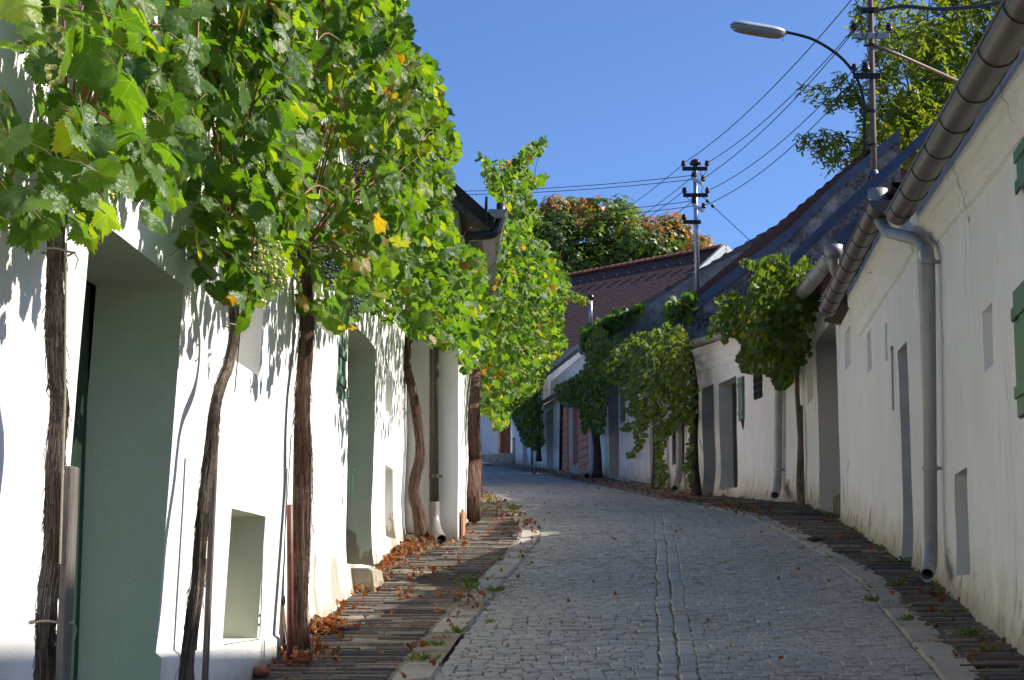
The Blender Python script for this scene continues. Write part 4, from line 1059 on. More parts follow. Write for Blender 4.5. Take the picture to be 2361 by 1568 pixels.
def r6():
    t = thing('cellar_house', 'house with raw terracotta block door jambs and a grey gable edged with creeper', 'house', (4, 54, zg(54)), GRP)
    W = WR6; zl0, zl1 = 7.55, 7.75
    h1_ = W.hole((1260, 940), (1276, 1084), .35, rmat=MAT['grey_reveal'], rname='door_reveal'); 
    bx0 = W.hit(1366, 1000)[0]; bx1 = W.hit(1299, 1000)[0]
    h2_ = W.hole((1311, 900), (1337, 1098), .25, back=False)
    make_wall(W, 0, W.L, zl0, zl1, [h1_, h2_], .3, .015, MAT['limewash_far'], t, None, None, 'wall', 4)
    # exposed clay blocks round the middle doorway
    rng = random.Random(2)
    for (a0, a1) in ((bx0, h2_['sa']), (h2_['sb'], bx1)):
        mb = MB(); z = zg(W.pt(a0, 0).y) - .1; r = 0
        while z < 7.3:
            n = 3 if a1 - a0 > 1.2 else 1; off = .25 * (r % 2)
            for i in range(-1, n + 1):
                u0 = max(a0, a0 + (i + off) * (a1 - a0) / n); u1 = min(a1, a0 + (i + 1 + off) * (a1 - a0) / n)
                if u1 - u0 > .05: mb.bbox(W.pt((u0 + u1) / 2, z + .125, .02), W.t3 * ((u1 - u0) / 2 - .006), W.n3 * .03, (0, 0, .118), .006, rng.random())
            z += .25; r += 1
        mb.build('block_jamb', MAT['terracotta'], t)
    mb = MB(); sa, sb = h2_['sa'], h2_['sb']; z0 = h2_['za'] + .35
    for i in range(12):
        a = sa + (sb - sa) * (i + .5) / 12; mb.tube([W.pt(a, z0, -.2), W.pt(a, h2_['zb'] + .1, -.2)], (sb - sa) / 26, 6)
    for z in np.arange(z0, h2_['zb'], .5): mb.box(W.pt((sa + sb) / 2, z, -.18), W.t3 * (sb - sa) / 2, W.n3 * .05, (0, 0, .015))
    mb.build('clay_block_infill', MAT['brown_door'], t)
    mb = MB(); mb.box(W.pt((sa + sb) / 2, h2_['za'] + .15, -.1), W.t3 * (sb - sa) / 2, W.n3 * .1, (0, 0, .25)); mb.build('threshold', MAT['stone'], t)
    # lean-to roof, then the upper wall set back
    for (s0, s1, m) in ((0, W.L, 'tile_grey'),):
        roof(W.pt(s0, zl0 - .05, .35), W.pt(s1, zl1 - .05, .35), W.pt(s0, zl0 + .28, -.28), W.pt(s1, zl1 + .28, -.28), .08, MAT[m], t, 3, 40, 'lean_to_roof')
    mb = MB(); n = 40; vs = []
    zu0, zu1 = 8.72, 8.62
    for i in range(n + 1):
        a = W.L * i / n
        for j in range(5): z = zl0 + .1 + (zu0 + (zu1 - zu0) * i / n - zl0 - .1) * j / 4; vs.append(W.pt(a, z, -.3 + .02 * N3((a, z, 1), 1)))
    mb.add(vs, [(i * 5 + j, i * 5 + j + 1, (i + 1) * 5 + j + 1, (i + 1) * 5 + j) for i in range(n) for j in range(4)])
    mb.quad(W.pt(W.L, 5, 0), W.pt(W.L, 5, -6), W.pt(W.L, 9, -6), W.pt(W.L, 9, -.3))
    mb.h = [2.0] * len(mb.v); mb.build('upper_wall', MAT['limewash_far'], t, True)
    gutter(at_wall(W, 1345, 792, .05), at_wall(W, 1249, 868, .05), W.n3, .12, MAT['zinc_dull'], t, 7, MAT['zinc'])
    q = at_wall(W, 1343, 795, .05)
    downpipe([q, q + Vector((.1, -.1, -.35)), q + Vector((.35, -.1, -.55)), q + Vector((.5, 0, -.8))], .07, MAT['zinc'], t, (), False, 'swan_neck', .15)
    mb = MB(); mb.tube([q + Vector((0, 0, .05)), q - Vector((0, 0, .2)), q - Vector((0, 0, .3))], [.2, .17, .08], 4); mb.build('rainwater_hopper', MAT['zinc'], t)
    Y = 49.1; V = [(1386, 760), (1480, 707), (1560, 656), (1615, 621), (1668, 597), (1746, 553), (1800, 520)]
    gable_slab(t, [(x, y + 4) for x, y in V], Y, 5.0, .35, MAT['grey_gable'])
    e0 = at(1380, 758, Y + .1); r0 = at(1800, 515, Y + .1)
    roof(e0, e0 + Vector((-.2, 10.5, 0)), r0, r0 + Vector((-.2, 10.5, 0)), .16, MAT['tile_grey'], t, 16, 30, lift=.05)
    downpipe([at_wall(W, 1296, 915, .3), at_wall(W, 1294, 935, .1), at_wall(W, 1292, 1085, .1)], .05, MAT['dark_pipe'], t, [at_wall(W, 1292, 1060, .1)], False, 'downpipe', .2)
    downpipe([at_wall(W, 1366, 1000, .15), at_wall(W, 1367, 1075, .15), at_wall(W, 1364, 1090, .2), at_wall(W, 1353, 1099, .6)], .10, MAT['zinc_dull'], t, (), True, 'downpipe', .2)
    return t
r6()
WR7 = Wall((1.1, 60), (0.0, 66), False)
WE = Wall((-2.2, 68.5), (0.0, 66.8), True)
def r7():
    t = thing('cellar_house', 'small white far house with a little dark green door behind the dark hanging vine', 'house', (1.8, 63, zg(63)), GRP)
    W = WR7
    h = W.hole((1178, 1012), (1188, 1069), .15, back=False)
    make_wall(W, 0, W.L, 8.9, 9.2, [h, W.hole((1206, 960), (1216, 1078), .4, rmat=MAT['grey_reveal'], rname='door_reveal')], .3, .02, MAT['limewash_far'], t, None, dict(run=2, rise=1.2), 'wall', 8)
    panel(W, h, -.1, MAT['mid_green'], t, 'plank', 'door')
    wall_roof(W, 0, W.L, 8.9, 9.2, .3, 2, 1.2, MAT['tile_grey'], t, 8, 14)
    mb = MB(); mb.tube([W.pt(1.5, zg(62), .12), W.pt(1.5, 8.7, .12)], .05, 8); mb.build('downpipe', MAT['zinc_dull'], t, True)
    t2 = thing('cellar_house', 'white house closing the end of the lane, with a brown plank door above a step', 'house', (-1.5, 69.5, zg(69)), GRP)
    d = WE.hole((1147, 940), (1177, 1050), .25, back=False)
    if d['sa'] > d['sb']: d['sa'], d['sb'] = d['sb'], d['sa']
    d['sb'] = min(d['sb'], WE.L - .06)
    make_wall(WE, 0, WE.L, 9.6, 9.8, [d], .2, .02, MAT['limewash_far'], t2, None, dict(run=2, rise=1.4), 'wall', 6)
    panel(WE, d, -.2, MAT['brown_door'], t2, 'diag', 'door', .16)
    wall_roof(WE, 0, WE.L, 9.6, 9.8, .3, 2, 1.4, MAT['tile_old'], t2, 8, 10)
    mb = MB(); c = WE.pt((d['sa'] + d['sb']) / 2, zg(66.5) + .12, .3); mb.bbox(c, WE.t3 * .9, WE.n3 * .35, (0, 0, .22), .02); mb.build('doorstep', MAT['stone'], t2)
r7()
def red_house():
    t = thing('red_roof_house', 'big house at the top of the lane with a long steep dark red tiled roof', 'house', (6, 84, zg(84)))
    r0_ = at(1668, 568, 82); r1_ = at(1308, 641, 90); r1_.z = r0_.z = (r0_.z + r1_.z) / 2
    # eave well below, nearer to us
    dv = (r1_ - r0_); dv.z = 0; dv.normalize(); nrm = Vector((dv.y, -dv.x, 0))
    if nrm.y > 0: nrm = -nrm
    run, rise = 8.0, 6.0
    e0, e1 = r0_ + nrm * run - Vector((0, 0, rise)), r1_ + nrm * run - Vector((0, 0, rise))
    r2_ = r1_ + dv * 3; e2 = e1 + dv * 3
    roof(e0, e2, r0_, r2_, .18, MAT['tile_red'], t, 46, 70, lift=.012)
    b0, b2 = r0_ - nrm * run - Vector((0, 0, rise)), r2_ - nrm * run - Vector((0, 0, rise))
    roof(b0, b2, r0_ + Vector((0, 0, .006)), r2_ + Vector((0, 0, .006)), .18, MAT['tile_red'], t, 5, 8, lift=.035)
    mb = MB(); n = 34
    for i in range(n):
        p, q = r0_.lerp(r2_, i / n), r0_.lerp(r2_, (i + 1.08) / n); up = Vector((0, 0, 1)); vs = []
        for e, rr in ((p, .22), (q, .19)):
            for k in range(7):
                an = math.pi * k / 6; vs.append(e + nrm * math.cos(an) * rr + up * (math.sin(an) * rr * .8 + .02))
        mb.add(vs, [(k, k + 1, 8 + k, 7 + k) for k in range(6)] + [tuple(range(7))], random.random())
    mb.build('ridge_tiles', MAT['tile_ridge'], t)
    for i in range(16):
        mb = MB(); u = (i + .3) / 16; p = r0_.lerp(r2_, u).lerp(e0.lerp(e2, u), .13); mb.bbox(p + Vector((0, 0, .14)) + nrm * .02, dv * .14, nrm * .04, (0, 0, .04), .01); mb.build('snow_guard', MAT['tile_red'], t)
    # gable wall and pale verge boards
    mb = MB(); zf = zg(80) - .5; o = -dv * .02
    c0 = [e0 + nrm * -.3, r0_ - Vector((0, 0, .18)), b0 + nrm * .3]
    mb.add([c0[0] + o * -6, c0[1] + o * -6, c0[2] + o * -6, (c0[2].x, c0[2].y, zf), (c0[0].x, c0[0].y, zf)], [(0, 1, 2, 3, 4)])
    mb.quad(e0 - nrm * .3, e2 - nrm * .3, Vector(((e2 - nrm * .3).x, (e2 - nrm * .3).y, zf)), Vector(((e0 - nrm * .3).x, (e0 - nrm * .3).y, zf)))
    mb.h = [2.0] * len(mb.v); mb.build('wall', MAT['limewash_far'], t)
    for e in (e0, b0):
        mb = MB(); d = (r0_ - e); m = (r0_ + e) / 2; mb.box(m - dv * .08 - Vector((0, 0, .02)), d / 2, -dv * .09, d.cross(dv).normalized() * .17); mb.build('verge_board', MAT['zinc_dull'], t)
    return t
red_house()
def chimney_mast():
    b = at(1362, 758, 50.2); t = thing('vent_mast', 'short steel mast with a dark cap in front of the red roof', 'mast', b)
    mb = MB(); mb.tube([b, at(1362, 690, 50.2)], .055, 10); mb.build('pole', MAT['pole_zinc'], t, True)
    mb = MB(); c = at(1362, 690, 50.2); mb.tube([c, c + Vector((0, 0, .03)), c + Vector((0, 0, .11)), c + Vector((0, 0, .16))], [.1, .11, .09, .03], 12); mb.build('cap', MAT['insulator'], t, True)
chimney_mast()
# ================================================================== GRAPEVINES
def vine(label, W, tp, toff, r0, r1, bmat, polys, srange, zrange, dens, drange, size, lod, mat, seed, group, ncane=10, gpos=(), sick=.05, clump=.4, peel=60, up=.45, spread=.6, blue=(), extra=None, gn=.22, power=1.0, base=None, cr=.006):
    rng = np.random.default_rng(seed); pr = random.Random(seed)
    P = tp if isinstance(tp[0], Vector) else [W.pt(*W.hit(x, y, o), o) for (x, y), o in zip(tp, toff if isinstance(toff, (list, tuple)) else [toff] * len(tp))]
    b = Vector(P[0]); b.z = zg(b.y) if base is None else base
    t = thing('grapevine', label, 'vine', b, group)
    trunk('trunk', P, r0, r1, bmat, t, seed, 28 if lod < 2 else 14, 80 if lod == 0 else 50, peel, gn)
    pts = scatter(W, polys, srange, zrange, dens, drange, rng, clump, 1.3, power)
    if extra:
        for a in extra: pts += scatter(a[0], a[1], a[2], a[3], a[4], a[5], rng, a[6] if len(a) > 6 else clump, 1.3)
    n = len(pts); N, T = orient(n, np.array([W.n.x, W.n.y, 0]), rng, up, spread)
    sz = rng.uniform(size[0], size[1], n) * rng.uniform(.75, 1.05, n)
    make_leaves('foliage', mat, t, pts, N, T, sz, tints(n, rng, sick), 'vine', lod, seed)
    top = P[-1]; paths = []
    far = [p for p in pts if .25 < (p - top).length < 2.6]
    for _ in range(ncane if far else 0):
        q = pr.choice(far); m = (top + q) / 2 + Vector((pr.uniform(-.1, .1), pr.uniform(-.25, .25), pr.uniform(0, .25)))
        paths.append(smooth_path([top - Vector((0, 0, .1)), (top + m) / 2, m, q], 16))
    for _ in range(int(ncane * 1.2)):
        if n < 2: break
        q = pr.choice(pts); e = q + Vector((pr.uniform(-.05, .15), pr.uniform(-.4, .4), pr.uniform(-.06, .3))); paths.append(smooth_path([q, (q + e) / 2 + Vector((0, 0, .05)), e], 8))
    for q in paths: canes('cane', [q], cr, MAT['cane'], t)
    if lod == 0:                                   # leaf stalks
        sp = []
        for p, tt in zip(pts, T):
            d = -Vector(tt).normalized() * .07 + Vector((pr.uniform(-.03, .03) - .03, pr.uniform(-.04, .04), 0)); sp.append([p, p + d * .5 + Vector((0, 0, .008)), p + d])
        canes('leaf_stalks', sp, .0022, MAT['shoot'], t, 4)['kind'] = 'stuff'
    for x, y, L in gpos: grapes(W.pt(*W.hit(x, y, drange[1] * .6), drange[1] * .6), L * .8, MAT['grape'], t, pr, .0075)
    for x, y, L in blue: grapes(W.pt(*W.hit(x, y, drange[1] * .6), drange[1] * .6), L * .8, MAT['grape_blue'], t, pr, .007)
    return t, P
GV = 'grapevines trained up the house fronts'
v1, P1 = vine('thick grey-barked grapevine nearest the camera, tied to a board beside the green doorway', W1,
    [(100, 1760), (104, 1568), (106, 1420), (124, 1250), (127, 1080), (138, 940), (130, 850), (127, 700), (130, 540), (140, 470), (160, 330)], .15, .027, .02, MAT['bark'],
    [[(60, -350), (460, -350), (455, 300), (450, 400), (388, 470), (350, 515), (322, 440), (300, 400), (262, 480), (205, 560), (185, 540), (150, 490), (105, 525), (55, 525), (40, 480), (0, 510), (-150, 480), (-150, 215), (0, 212), (60, 215), (110, 180), (70, 130), (25, 85), (30, 0)]],
    (1.6, 5.6), (2.3, 4.7), 330, (.05, .5), (.07, .112), 0, MAT['vine'], 21, GV, 14, [(130, 75, .17), (415, 85, .22), (232, 440, .12), (345, 365, .1)], .0, .8, 380)
v2, P2 = vine('slim leaning grapevine between the green doorway and the first square window', W1,
    [(430, 1640), (433, 1520), (455, 1350), (468, 1180), (485, 1050), (500, 920), (530, 830), (540, 740), (532, 650), (520, 560), (520, 470)], .14, .025, .017, MAT['bark'],
    [[(440, -350), (720, -350), (715, 520), (665, 585), (655, 650), (610, 672), (590, 720), (560, 735), (535, 690), (450, 655), (430, 560), (432, 520), (460, 470), (445, 420)]],
    (3.9, 8.4), (2.2, 4.8), 320, (.05, .5), (.07, .115), 0, MAT['vine'], 22, GV, 16, [(590, 110, .2), (580, 590, .17), (655, 470, .13)], .04, .6, 320)
v3, P3 = vine('shaggy red-brown grapevine standing straight beside the red pipe at the house joint', W2,
    [(692, 1505), (690, 1420), (693, 1320), (697, 1200), (700, 1080), (698, 980), (700, 880), (708, 770), (705, 690), (700, 620), (700, 540)], .12, .044, .034, MAT['bark_red'],
    [[(690, -350), (900, -350), (925, -20), (945, 110), (975, 125), (1000, 140), (1020, 200), (1035, 280), (1060, 330), (1000, 420), (930, 560), (900, 640), (855, 700), (830, 715), (815, 755), (775, 760), (735, 720), (690, 700), (672, 640), (660, 560), (680, 300)]],
    (-1.2, 9.2), (2.5, 6.9), 250, (.05, .85), (.07, .115), 0, MAT['vine'], 23, GV, 26, [(620, 560, .18), (640, 600, .15)], .085, .5, 560, blue=[(760, 600, .14), (815, 690, .12), (830, 370, .14)], gn=.26)
v4, P4 = vine('bare twisted reddish grapevine stem growing up beside the brown downpipe', W2,
    [at(x, y, 18.45) for x, y in [(972, 1240), (966, 1190), (955, 1130), (968, 1050), (962, 970), (950, 900), (938, 840), (942, 780), (946, 730)]], .1, .05, .036, MAT['bark_red'],
    [[(1052, 335), (1044, 380), (1040, 440), (1046, 525), (1064, 560), (1112, 578), (1122, 640), (1118, 760), (1095, 840), (1075, 860), (1050, 800), (1000, 795), (970, 770), (945, 775), (915, 740), (880, 738), (850, 700), (830, 640), (850, 480), (960, 300), (1000, 330)]],
    (2.5, 10.5), (2.8, 6.6), 260, (.06, .95), (.065, .105), 1, MAT['vine'], 24, GV, 18, [], .05, .35, 160, gn=.42)
v5, P5 = vine('big bushy sunlit grapevine on a dark stem around the corner of the forward house', W3,
    [(1093, 1196), (1092, 1120), (1095, 1050), (1092, 980), (1096, 900), (1104, 830), (1110, 760), (1120, 640), (1140, 500)], .10, .062, .05, MAT['bark_red'],
    [[(1095, 345), (1130, 372), (1165, 372), (1180, 375), (1205, 345), (1235, 322), (1262, 318), (1250, 352), (1215, 385), (1235, 405), (1275, 402), (1245, 425), (1222, 440), (1238, 495), (1222, 540), (1262, 560), (1292, 600), (1310, 640), (1320, 672), (1300, 705), (1296, 760), (1310, 790), (1280, 828), (1262, 850), (1190, 850), (1120, 860), (1098, 850), (1090, 830), (1118, 700), (1150, 600), (1160, 480), (1120, 420)],
     [(1320, 672), (1362, 695), (1362, 706), (1318, 690)], [(1105, 850), (1260, 845), (1230, 900), (1180, 920), (1168, 985), (1140, 990), (1128, 940), (1108, 960)]],
    (2.0, 10.5), (2.9, 8.9), 270, (.05, 1.7), (.065, .108), 1, MAT['vine'], 25, GV, 24, [], .06, .45, 220, .45, .65, gn=.2)
GVR = 'grapevines on the shaded right-hand houses'
PA_POLY = [(1702, 606), (1722, 598), (1745, 602), (1775, 590), (1860, 590), (1868, 820), (1838, 842), (1826, 880), (1795, 897), (1782, 868), (1760, 850), (1738, 862), (1712, 852), (1700, 820), (1715, 790), (1690, 772), (1668, 790), (1664, 760), (1630, 778), (1640, 735), (1668, 715), (1645, 688), (1690, 672), (1722, 690), (1735, 640), (1760, 625), (1720, 612)]
vA, PA = vine('leafy grapevine fanning out under the gutter on a thin stem tied to a stick', WR2,
    [(1846, 1166), (1843, 1100), (1845, 1020), (1840, 930), (1838, 880), (1840, 800), (1850, 720)], .10, .04, .028, MAT['bark'],
    [[(1705, 604), (1722, 598), (1745, 602), (1775, 590), (1850, 588), (1890, 612), (1905, 640), (1925, 700), (1915, 745), (1893, 720), (1880, 765), (1862, 772), (1868, 820), (1838, 842), (1826, 880), (1795, 897), (1782, 868), (1760, 850), (1738, 862), (1712, 852), (1700, 820), (1715, 790), (1690, 772), (1668, 790), (1664, 760), (1632, 775), (1640, 735), (1668, 715), (1650, 688), (1690, 672), (1722, 690), (1735, 640), (1760, 625), (1720, 612)]],
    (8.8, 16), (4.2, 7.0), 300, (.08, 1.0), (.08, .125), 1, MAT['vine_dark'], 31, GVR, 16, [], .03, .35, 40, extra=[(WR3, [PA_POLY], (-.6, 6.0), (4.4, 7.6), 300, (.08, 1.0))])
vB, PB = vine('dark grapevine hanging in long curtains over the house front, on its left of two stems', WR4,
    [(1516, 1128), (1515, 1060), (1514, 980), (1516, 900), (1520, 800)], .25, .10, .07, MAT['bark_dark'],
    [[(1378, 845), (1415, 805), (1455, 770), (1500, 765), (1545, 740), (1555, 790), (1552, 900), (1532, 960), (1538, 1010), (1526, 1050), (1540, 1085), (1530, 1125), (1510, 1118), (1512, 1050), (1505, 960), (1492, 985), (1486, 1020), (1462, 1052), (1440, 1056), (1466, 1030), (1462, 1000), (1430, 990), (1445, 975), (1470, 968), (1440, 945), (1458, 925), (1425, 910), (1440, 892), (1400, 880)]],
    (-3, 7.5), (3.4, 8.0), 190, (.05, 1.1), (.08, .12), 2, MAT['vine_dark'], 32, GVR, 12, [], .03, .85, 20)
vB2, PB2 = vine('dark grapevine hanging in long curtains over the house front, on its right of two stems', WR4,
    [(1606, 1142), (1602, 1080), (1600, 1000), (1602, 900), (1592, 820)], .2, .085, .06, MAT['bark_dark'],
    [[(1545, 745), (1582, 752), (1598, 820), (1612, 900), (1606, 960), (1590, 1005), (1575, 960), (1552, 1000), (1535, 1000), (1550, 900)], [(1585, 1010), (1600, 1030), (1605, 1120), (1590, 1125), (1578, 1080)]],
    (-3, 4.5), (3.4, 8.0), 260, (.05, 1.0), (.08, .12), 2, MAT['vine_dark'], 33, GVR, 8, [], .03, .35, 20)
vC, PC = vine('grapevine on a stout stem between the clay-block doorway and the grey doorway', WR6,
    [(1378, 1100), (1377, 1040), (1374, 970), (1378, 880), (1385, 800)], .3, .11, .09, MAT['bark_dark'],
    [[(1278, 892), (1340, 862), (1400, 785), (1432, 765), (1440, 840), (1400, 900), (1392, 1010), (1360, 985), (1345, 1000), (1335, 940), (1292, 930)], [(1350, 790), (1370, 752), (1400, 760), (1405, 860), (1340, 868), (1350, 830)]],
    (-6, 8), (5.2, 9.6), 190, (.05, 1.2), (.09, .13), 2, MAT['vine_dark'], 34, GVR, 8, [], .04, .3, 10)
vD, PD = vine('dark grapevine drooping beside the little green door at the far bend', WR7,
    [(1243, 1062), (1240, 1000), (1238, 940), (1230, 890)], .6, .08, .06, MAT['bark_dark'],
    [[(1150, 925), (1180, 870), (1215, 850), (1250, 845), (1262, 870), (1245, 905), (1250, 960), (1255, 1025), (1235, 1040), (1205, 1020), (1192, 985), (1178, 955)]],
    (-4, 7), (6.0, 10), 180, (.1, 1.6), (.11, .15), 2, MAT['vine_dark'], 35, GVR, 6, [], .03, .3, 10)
WG = Wall((0, 48.85), (10, 48.85), True)
def creeper():
    rng = np.random.default_rng(41); t = thing('creeper', 'light green creeper climbing along the sloping verge of the grey gable', 'creeper', at(1390, 760, 48.8))
    V = [(1386, 757), (1480, 704), (1560, 653), (1612, 622)]
    pts = []
    for _ in range(900):
        x = 1345 + 135 * rng.uniform() ** 1.4; y = np.interp(x, [1340, 1386, 1480], [790, 757, 708]) + rng.normal(0, 9) * (1 if x < 1440 else .5); pts.append(at(x, y, 48.6 + rng.uniform(-.5, .4)))
    for _ in range(160):
        x = rng.uniform(1535, 1600); y = np.interp(x, [1535, 1600], [725, 688]) + rng.normal(0, 10); pts.append(at(x, y, 36.0 + rng.uniform(-.3, .2)))
    n = len(pts); N, T = orient(n, np.array([0, -1., 0]), rng, .6, .6)
    make_leaves('foliage', MAT['vine'], t, pts, N, T, rng.uniform(.12, .2, n), tints(n, rng, .06), 'vine', 2, 41)
    canes('stems', [smooth_path([at(1372, 790, 48.7), at(1400, 752, 48.7), at(1480, 706, 48.7)], 20)], .02, MAT['bark_dark'], t)
creeper()
# ------------------------------------------------------------------ stakes, ties and small things at the foot of the vines
def stake(label, W, top, bot, off, w, d, mat, name='wooden_stake', cat='stake', group=None):
    a = W.pt(*W.hit(*top, off), off); b = W.pt(*W.hit(*bot, off), off); b.z = min(b.z, zg(b.y) + .05) - .05
    mb = MB(); ax = (a - b) / 2; mb.bbox((a + b) / 2, ax, W.t3 * w / 2, W.n3 * d / 2, .004)
    o = mb.build(name, mat, None, False, base=(b.x, b.y, b.z)); return tag(o, label, cat, group)
stake('weathered grey board tied to the foot of the nearest vine', W1, (166, 1076), (140, 1640), .2, .085, .022, MAT['wood_grey'])
stake('thin grey wooden stake tucked behind the slim leaning vine', W1, (497, 1004), (470, 1560), .12, .03, .025, MAT['wood_grey'])
stake('grey wooden stake behind the shaggy straight vine', W2, (684, 996), (674, 1520), .06, .035, .03, MAT['wood_grey'])
stake('grey stick standing behind the stem tied up at the shaded wall', WR2, (1848, 935), (1853, 1172), .05, .05, .04, MAT['wood_grey'])
def tie_ring(t, P, r, tail=True):
    mb = MB(); c = Vector(P); mb.tube([c + Vector((math.cos(a) * r, math.sin(a) * r, .004 * math.sin(3 * a))) for a in np.linspace(0, 6.28, 18)], .0035, 5)
    if tail: mb.tube([c + Vector((r, 0, 0)), c + Vector((r + .012, 0, -.02)), c + Vector((r + .008, -.01, -.05))], .0022, 5)
    mb.build('tie', MAT['tie'], t)
q = W1.pt(*W1.hit(118, 1434, .16), .16); tie_ring(v1, q, .062)
q = W1.pt(*W1.hit(131, 582, .15), .15); tie_ring(v1, q, .05)
q = W1.pt(*W1.hit(534, 752, .14), .14); tie_ring(v2, q, .042)
def wires_left():
    mb = MB(); mb.tube([at_wall(W1, 152, 560, .2), at_wall(W1, 150, 900, .2), at_wall(W1, 138, 1300, .2)], .0035, 5); mb.build('support_wire', MAT['tie'], v1)
    mb = MB(); mb.tube([at_wall(W1, 557, 720, .1), at_wall(W1, 541, 905, .1)], .003, 5); mb.tube([at_wall(W1, 482, 1180, .1), at_wall(W1, 452, 1500, .08)], .003, 5); mb.build('support_wire', MAT['dark_iron'], v2)
    b = at_wall(W2, 650, 1480, .1); t = thing('turnbuckle', 'rusty turnbuckle on a taut wire left of the red pipe', 'turnbuckle', b)
    mb = MB(); mb.tube([at_wall(W2, 662, 1080, .1), at_wall(W2, 653, 1350, .1)], .003, 5); mb.build('wire', MAT['dark_iron'], t)
    mb = MB(); c = at_wall(W2, 653, 1385, .1)
    mb.tube([c + Vector((.0, math.cos(a) * .05, math.sin(a) * .025)) * 1.0 for a in np.linspace(0, 6.28, 14)], .006, 5); mb.build('shackle', MAT['dark_iron'], t)
    mb = MB(); mb.tube([at_wall(W2, 653, 1395, .1), at_wall(W2, 651, 1440, .1), at_wall(W2, 649, 1490, .1)], [.006, .014, .010], 8); mb.build('screw_rod', MAT['rust_pole'], t)
    mb = MB(); mb.tube([at_wall(W2, 668, 1164, .13), at_wall(W2, 669, 1350, .13), at_wall(W2, 668, 1520, .13)], .017, 10, True)
    b = at_wall(W2, 668, 1520, .13); tag(mb.build('red_pipe', MAT['red_pipe'], None, True, base=b), 'short red painted pipe standing beside the shaggy straight vine', 'pipe')
wires_left()
def brick(label, px, size, rot, mat, name, cat):
    p = G(*px); mb = MB(); c, s = math.cos(rot), math.sin(rot); z = p.z + size[2] / 2 + .03
    mb.bbox((p.x, p.y, z), Vector((c, s, 0)) * size[0] / 2, Vector((-s, c, 0)) * size[1] / 2, (0, 0, size[2] / 2), .008)
    mb.v = [(v[0] + .006 * N3(v, 12), v[1] + .006 * N3(v, 13), v[2] + .005 * N3(v, 11)) for v in mb.v]
    tag(mb.build(name, mat), label, cat)
brick('loose red brick lying at the foot of the shaggy straight vine', (686, 1540), (.155, .09, .06), .02, MAT['brick'], 'brick', 'brick')
brick('broken red brick against the foot of the shaded right-hand wall', (1996, 1218), (.24, .12, .09), .3, MAT['brick'], 'brick', 'brick')
def cobble(label, px, r, mat, sq=(1, 1, .6), name='stone'):
    p = G(*px); v, f = ico((0, 0, 0), 1); mb = MB()
    mb.add([(p.x + q.x * r * sq[0] * (1 + .25 * N3(q, 1.6)), p.y + q.y * r * sq[1] * (1 + .25 * N3(q, 1.9)), p.z + .03 + (q.z + .5) * r * sq[2]) for q in v], f)
    tag(mb.build(name, mat, None, True), label, 'stone')
cobble('round terracotta lump at the bottom corner of the smooth white wall', (602, 1570), .055, MAT['brick'])
cobble('flat pale stone at the foot of the twisted vine stem', (948, 1254), .14, MAT['stone'], (1.1, .6, .35))
cobble('small pinkish stone behind the flat pale stone at the twisted vine', (945, 1243), .10, MAT['terracotta'], (1.2, .6, .5))
cobble('dark clod lying on the right-hand kerb', (1880, 1253), .07, MAT['dark_wood'], (1.3, .7, .4))
# ------------------------------------------------------------------ fallen leaves and weeds
def litter():
    rng = np.random.default_rng(77); P = []; S = []
    def put(x, y, s, lift=.03): P.append((x, y, zg(y) + .035 + rng.uniform(.003, lift))); S.append(s)
    for _ in range(480):                           # heaps against the left wall
        y = rng.uniform(9.6, 18.6); k = N3((0, y, 3), .8)
        if k < -.15 and rng.uniform() < .8: continue
        put(ev(LWx, y) + abs(rng.normal(0, .09)) + .02, y, rng.uniform(.018, .04), .05)
    for cx, cy, n, sp in ((690, 1530, 60, .1), (745, 1462, 170, .07), (955, 1250, 160, .13), (985, 1262, 60, .2), (920, 1280, 140, .14), (1060, 1390, 16, .1), (1000, 1330, 14, .12), (1070, 1405, 12, .08), (930, 1385, 10, .05)):
        g = G(cx, cy)
        for _ in range(n): put(g.x + rng.normal(0, sp), g.y + rng.normal(0, sp * 1.6), rng.uniform(.018, .042), .06)
    for _ in range(230):
        y = rng.uniform(8.5, 24); put(rng.uniform(ev(LWx, y) + .05, ev(XLk, y) - .02), y, rng.uniform(.014, .034), .02)
    for _ in range(260):
        y = rng.uniform(8.5, 48); put(rng.uniform(ev(XRk, y) + .1, ev(RWx, y)), y, rng.uniform(.018, .045), .02)
    for _ in range(380):
        y = rng.uniform(24, 58); put(ev(XRk, y) + rng.normal(.25, .25), y, rng.uniform(.025, .05), .03)
    for _ in range(70):
        y = rng.uniform(8, 45); a, b = ev(XLk, y), ev(XRk, y); e = rng.uniform() ** 2 * .5 * (b - a); x = a + e if rng.uniform() < .5 else b - e; put(x, y, rng.uniform(.012, .03), .012)
    for _ in range(220):
        y = rng.uniform(20, 40); put(ev(XLk, y) - abs(rng.normal(.1, .3)), y, rng.uniform(.02, .045), .03)
    n = len(P); N = np.array([0, 0, 1.0])[None, :] + rng.normal(0, .55, (n, 3)); T = rng.normal(0, 1, (n, 3)); T[:, 2] *= .2
    o = make_leaves('fallen_leaves', MAT['dead_leaf'], None, P, N, T, np.array(S), rng.beta(1.6, 1.9, n), 'vine', 1, 5, 8, 3.0)
    tag(o, 'dry red-brown vine leaves strewn along both pavements and wall feet', 'leaves', None, 'stuff')
litter()
